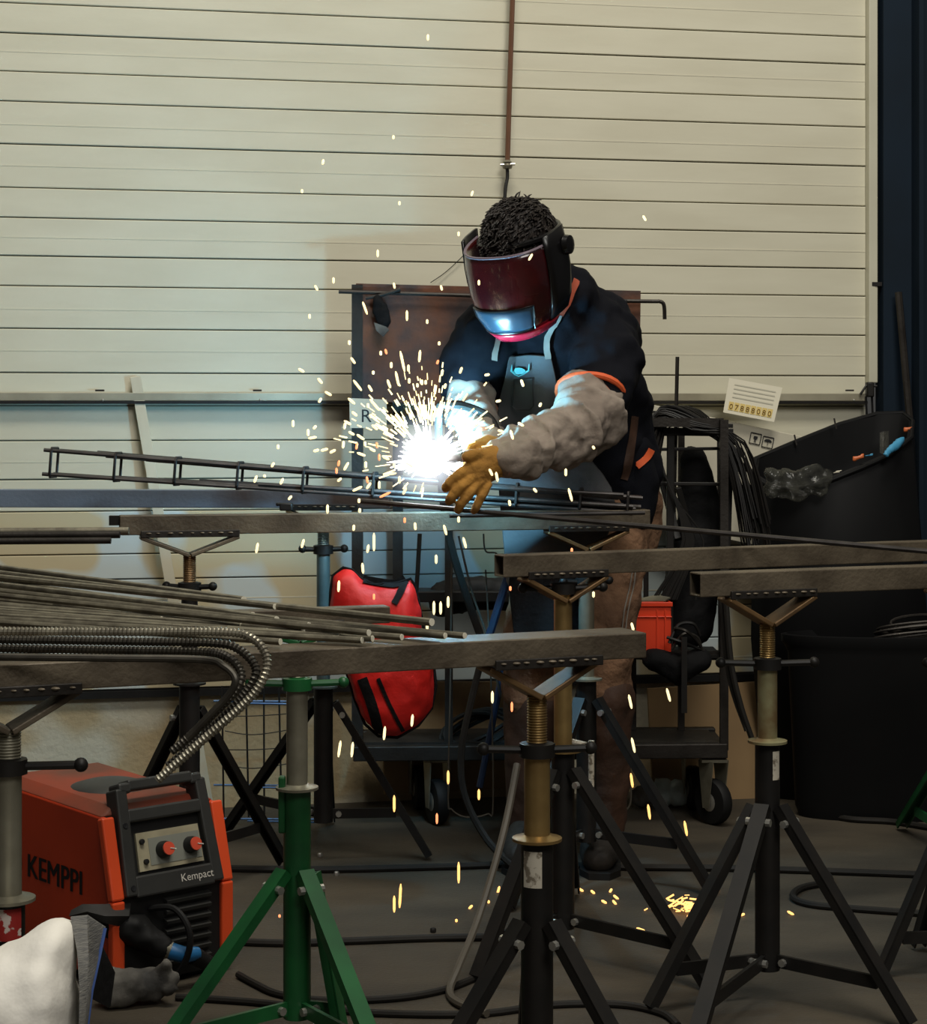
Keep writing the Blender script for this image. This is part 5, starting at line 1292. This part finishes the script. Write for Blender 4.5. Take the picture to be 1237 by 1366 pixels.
low_s = [(343, 731, 14, 10), (404, 725, 12, 15), (452, 782, 15, 3), (499, 723, 24, 0), (491, 732, 11, 10), (484, 758, 14, -5), (594, 707, 14, -15), (620, 724, 15, -15), (582, 746, 12, 0), (579, 811, 18, 0), (588, 811, 17, 0), (598, 803, 15, 0),
         (570, 836, 8, 0), (657, 930, 16, 0), (550, 961, 16, 5), (513, 978, 18, 5), (453, 999, 22, 8), (470, 1000, 20, 5), (598, 1037, 18, 0), (639, 1060, 14, 0), (655, 630, 10, -25), (663, 636, 13, -10), (792, 597, 5, -30), (755, 630, 10, 0),
         (761, 660, 18, -15), (714, 654, 7, -40), (680, 671, 8, -10), (612, 693, 8, 0), (554, 702, 10, -5), (526, 1072, 22, 0), (472, 704, 8, 5), (841, 936, 19, -12), (892, 927, 18, -15), (845, 994, 20, -12), (843, 1041, 19, -8), (866, 1083, 20, -8), (915, 1105, 20, -10), (844, 836, 11, -15), (792, 793, 8, 0), (612, 1164, 28, 0), (534, 1195, 32, 3), (526, 1206, 22, 0), (919, 1232, 22, -8)]
for x, y, l, a in low_s: spark(x, y, l, a, (4.28 if y < 640 else 4.24) + (0 if y < 700 else random.uniform(-.08, 0)) if y < 1150 else 4.0, w=3.6, m='spark' if y < 800 else 'spark_orange' if y > 1030 else 'spark', lab='long bright spark falling below the arc', grp='falling sparks')
for x, y, l, a in [(763, 734, 6, 0), (681, 785, 6, 0), (683, 943, 13, 0), (583, 1092, 14, 0), (499, 796, 8, 0), (373, 1222, 4, 0)]:
    spark(x, y, l, a, 4.15, 'spark_red', lab='dull red spark falling below the arc', grp='red falling sparks')
for x, y, l, a in [(856, 1165, 8, -70), (827, 1237, 7, 80), (855, 1240, 12, -70), (775, 1187, 8, -60), (791, 1190, 7, -50), (806, 1203, 8, -60), (822, 1197, 9, -50), (820, 1204, 8, -40), (665, 1188, 12, 15), (667, 1203, 9, 5), (652, 1203, 4, 0), (628, 1210, 7, 45), (660, 1224, 7, 25), (957, 1185, 7, 80), (991, 1220, 6, 70), (1055, 1218, 10, -60), (609, 1228, 4, 0), (815, 1188, 6, 30)]:
    p = FL(x, y, .004)
    spark(x, y, l, a, p.y, 'spark_orange', lab='orange glowing spark lying on the floor', grp='sparks on the floor', w=3.4)
# dense shower round the arc, too many to count
mb = MB()
for k in range(240):
    a = random.gauss(R(95), R(52)); rad = 42 + abs(random.gauss(0, 34)); D = 4.44 + random.uniform(-.08, .08)
    if math.sin(a) < -.35: rad *= .6
    x, y = 572 + rad * math.cos(a), 612 - rad * math.sin(a) * 1.05
    L_ = random.uniform(6, 20) * (1 if rad < 75 else .6)
    ux, uy = math.cos(a), -math.sin(a); ux += random.uniform(-.12, .12)
    w_ = random.uniform(.7, 1.35) * D / F
    mb.tube([W(x, y, D), W(x + ux * L_, y + uy * L_, D)], [w_, w_ * .8], 5)
mb.build('spark_shower', M['spark'], label='dense shower of bright sparks bursting from the arc', cat='sparks', kind='stuff')
# glowing pile where sparks strike the floor
mb = MB()
for k in range(52):
    x = random.gauss(905, 20); y = 1216 - abs(random.gauss(0, 9)); p = FL(x, min(y + 2, 1218), .004)
    L_ = random.uniform(5, 15); a = R(random.uniform(-30, 35)); r_ = random.uniform(.6, 1.5) * p.y / F
    D = FL(905, 1216).y + random.uniform(-.05, .05); x0 = W(x, y, D)
    mb.tube([x0, x0 + V(math.cos(a), 0, math.sin(a)) * L_ * D / F], r_, 5)
mb.build('spark_pile', M['spark_orange'], label='glowing cluster of sparks striking the floor by a stand leg', cat='sparks', kind='stuff')
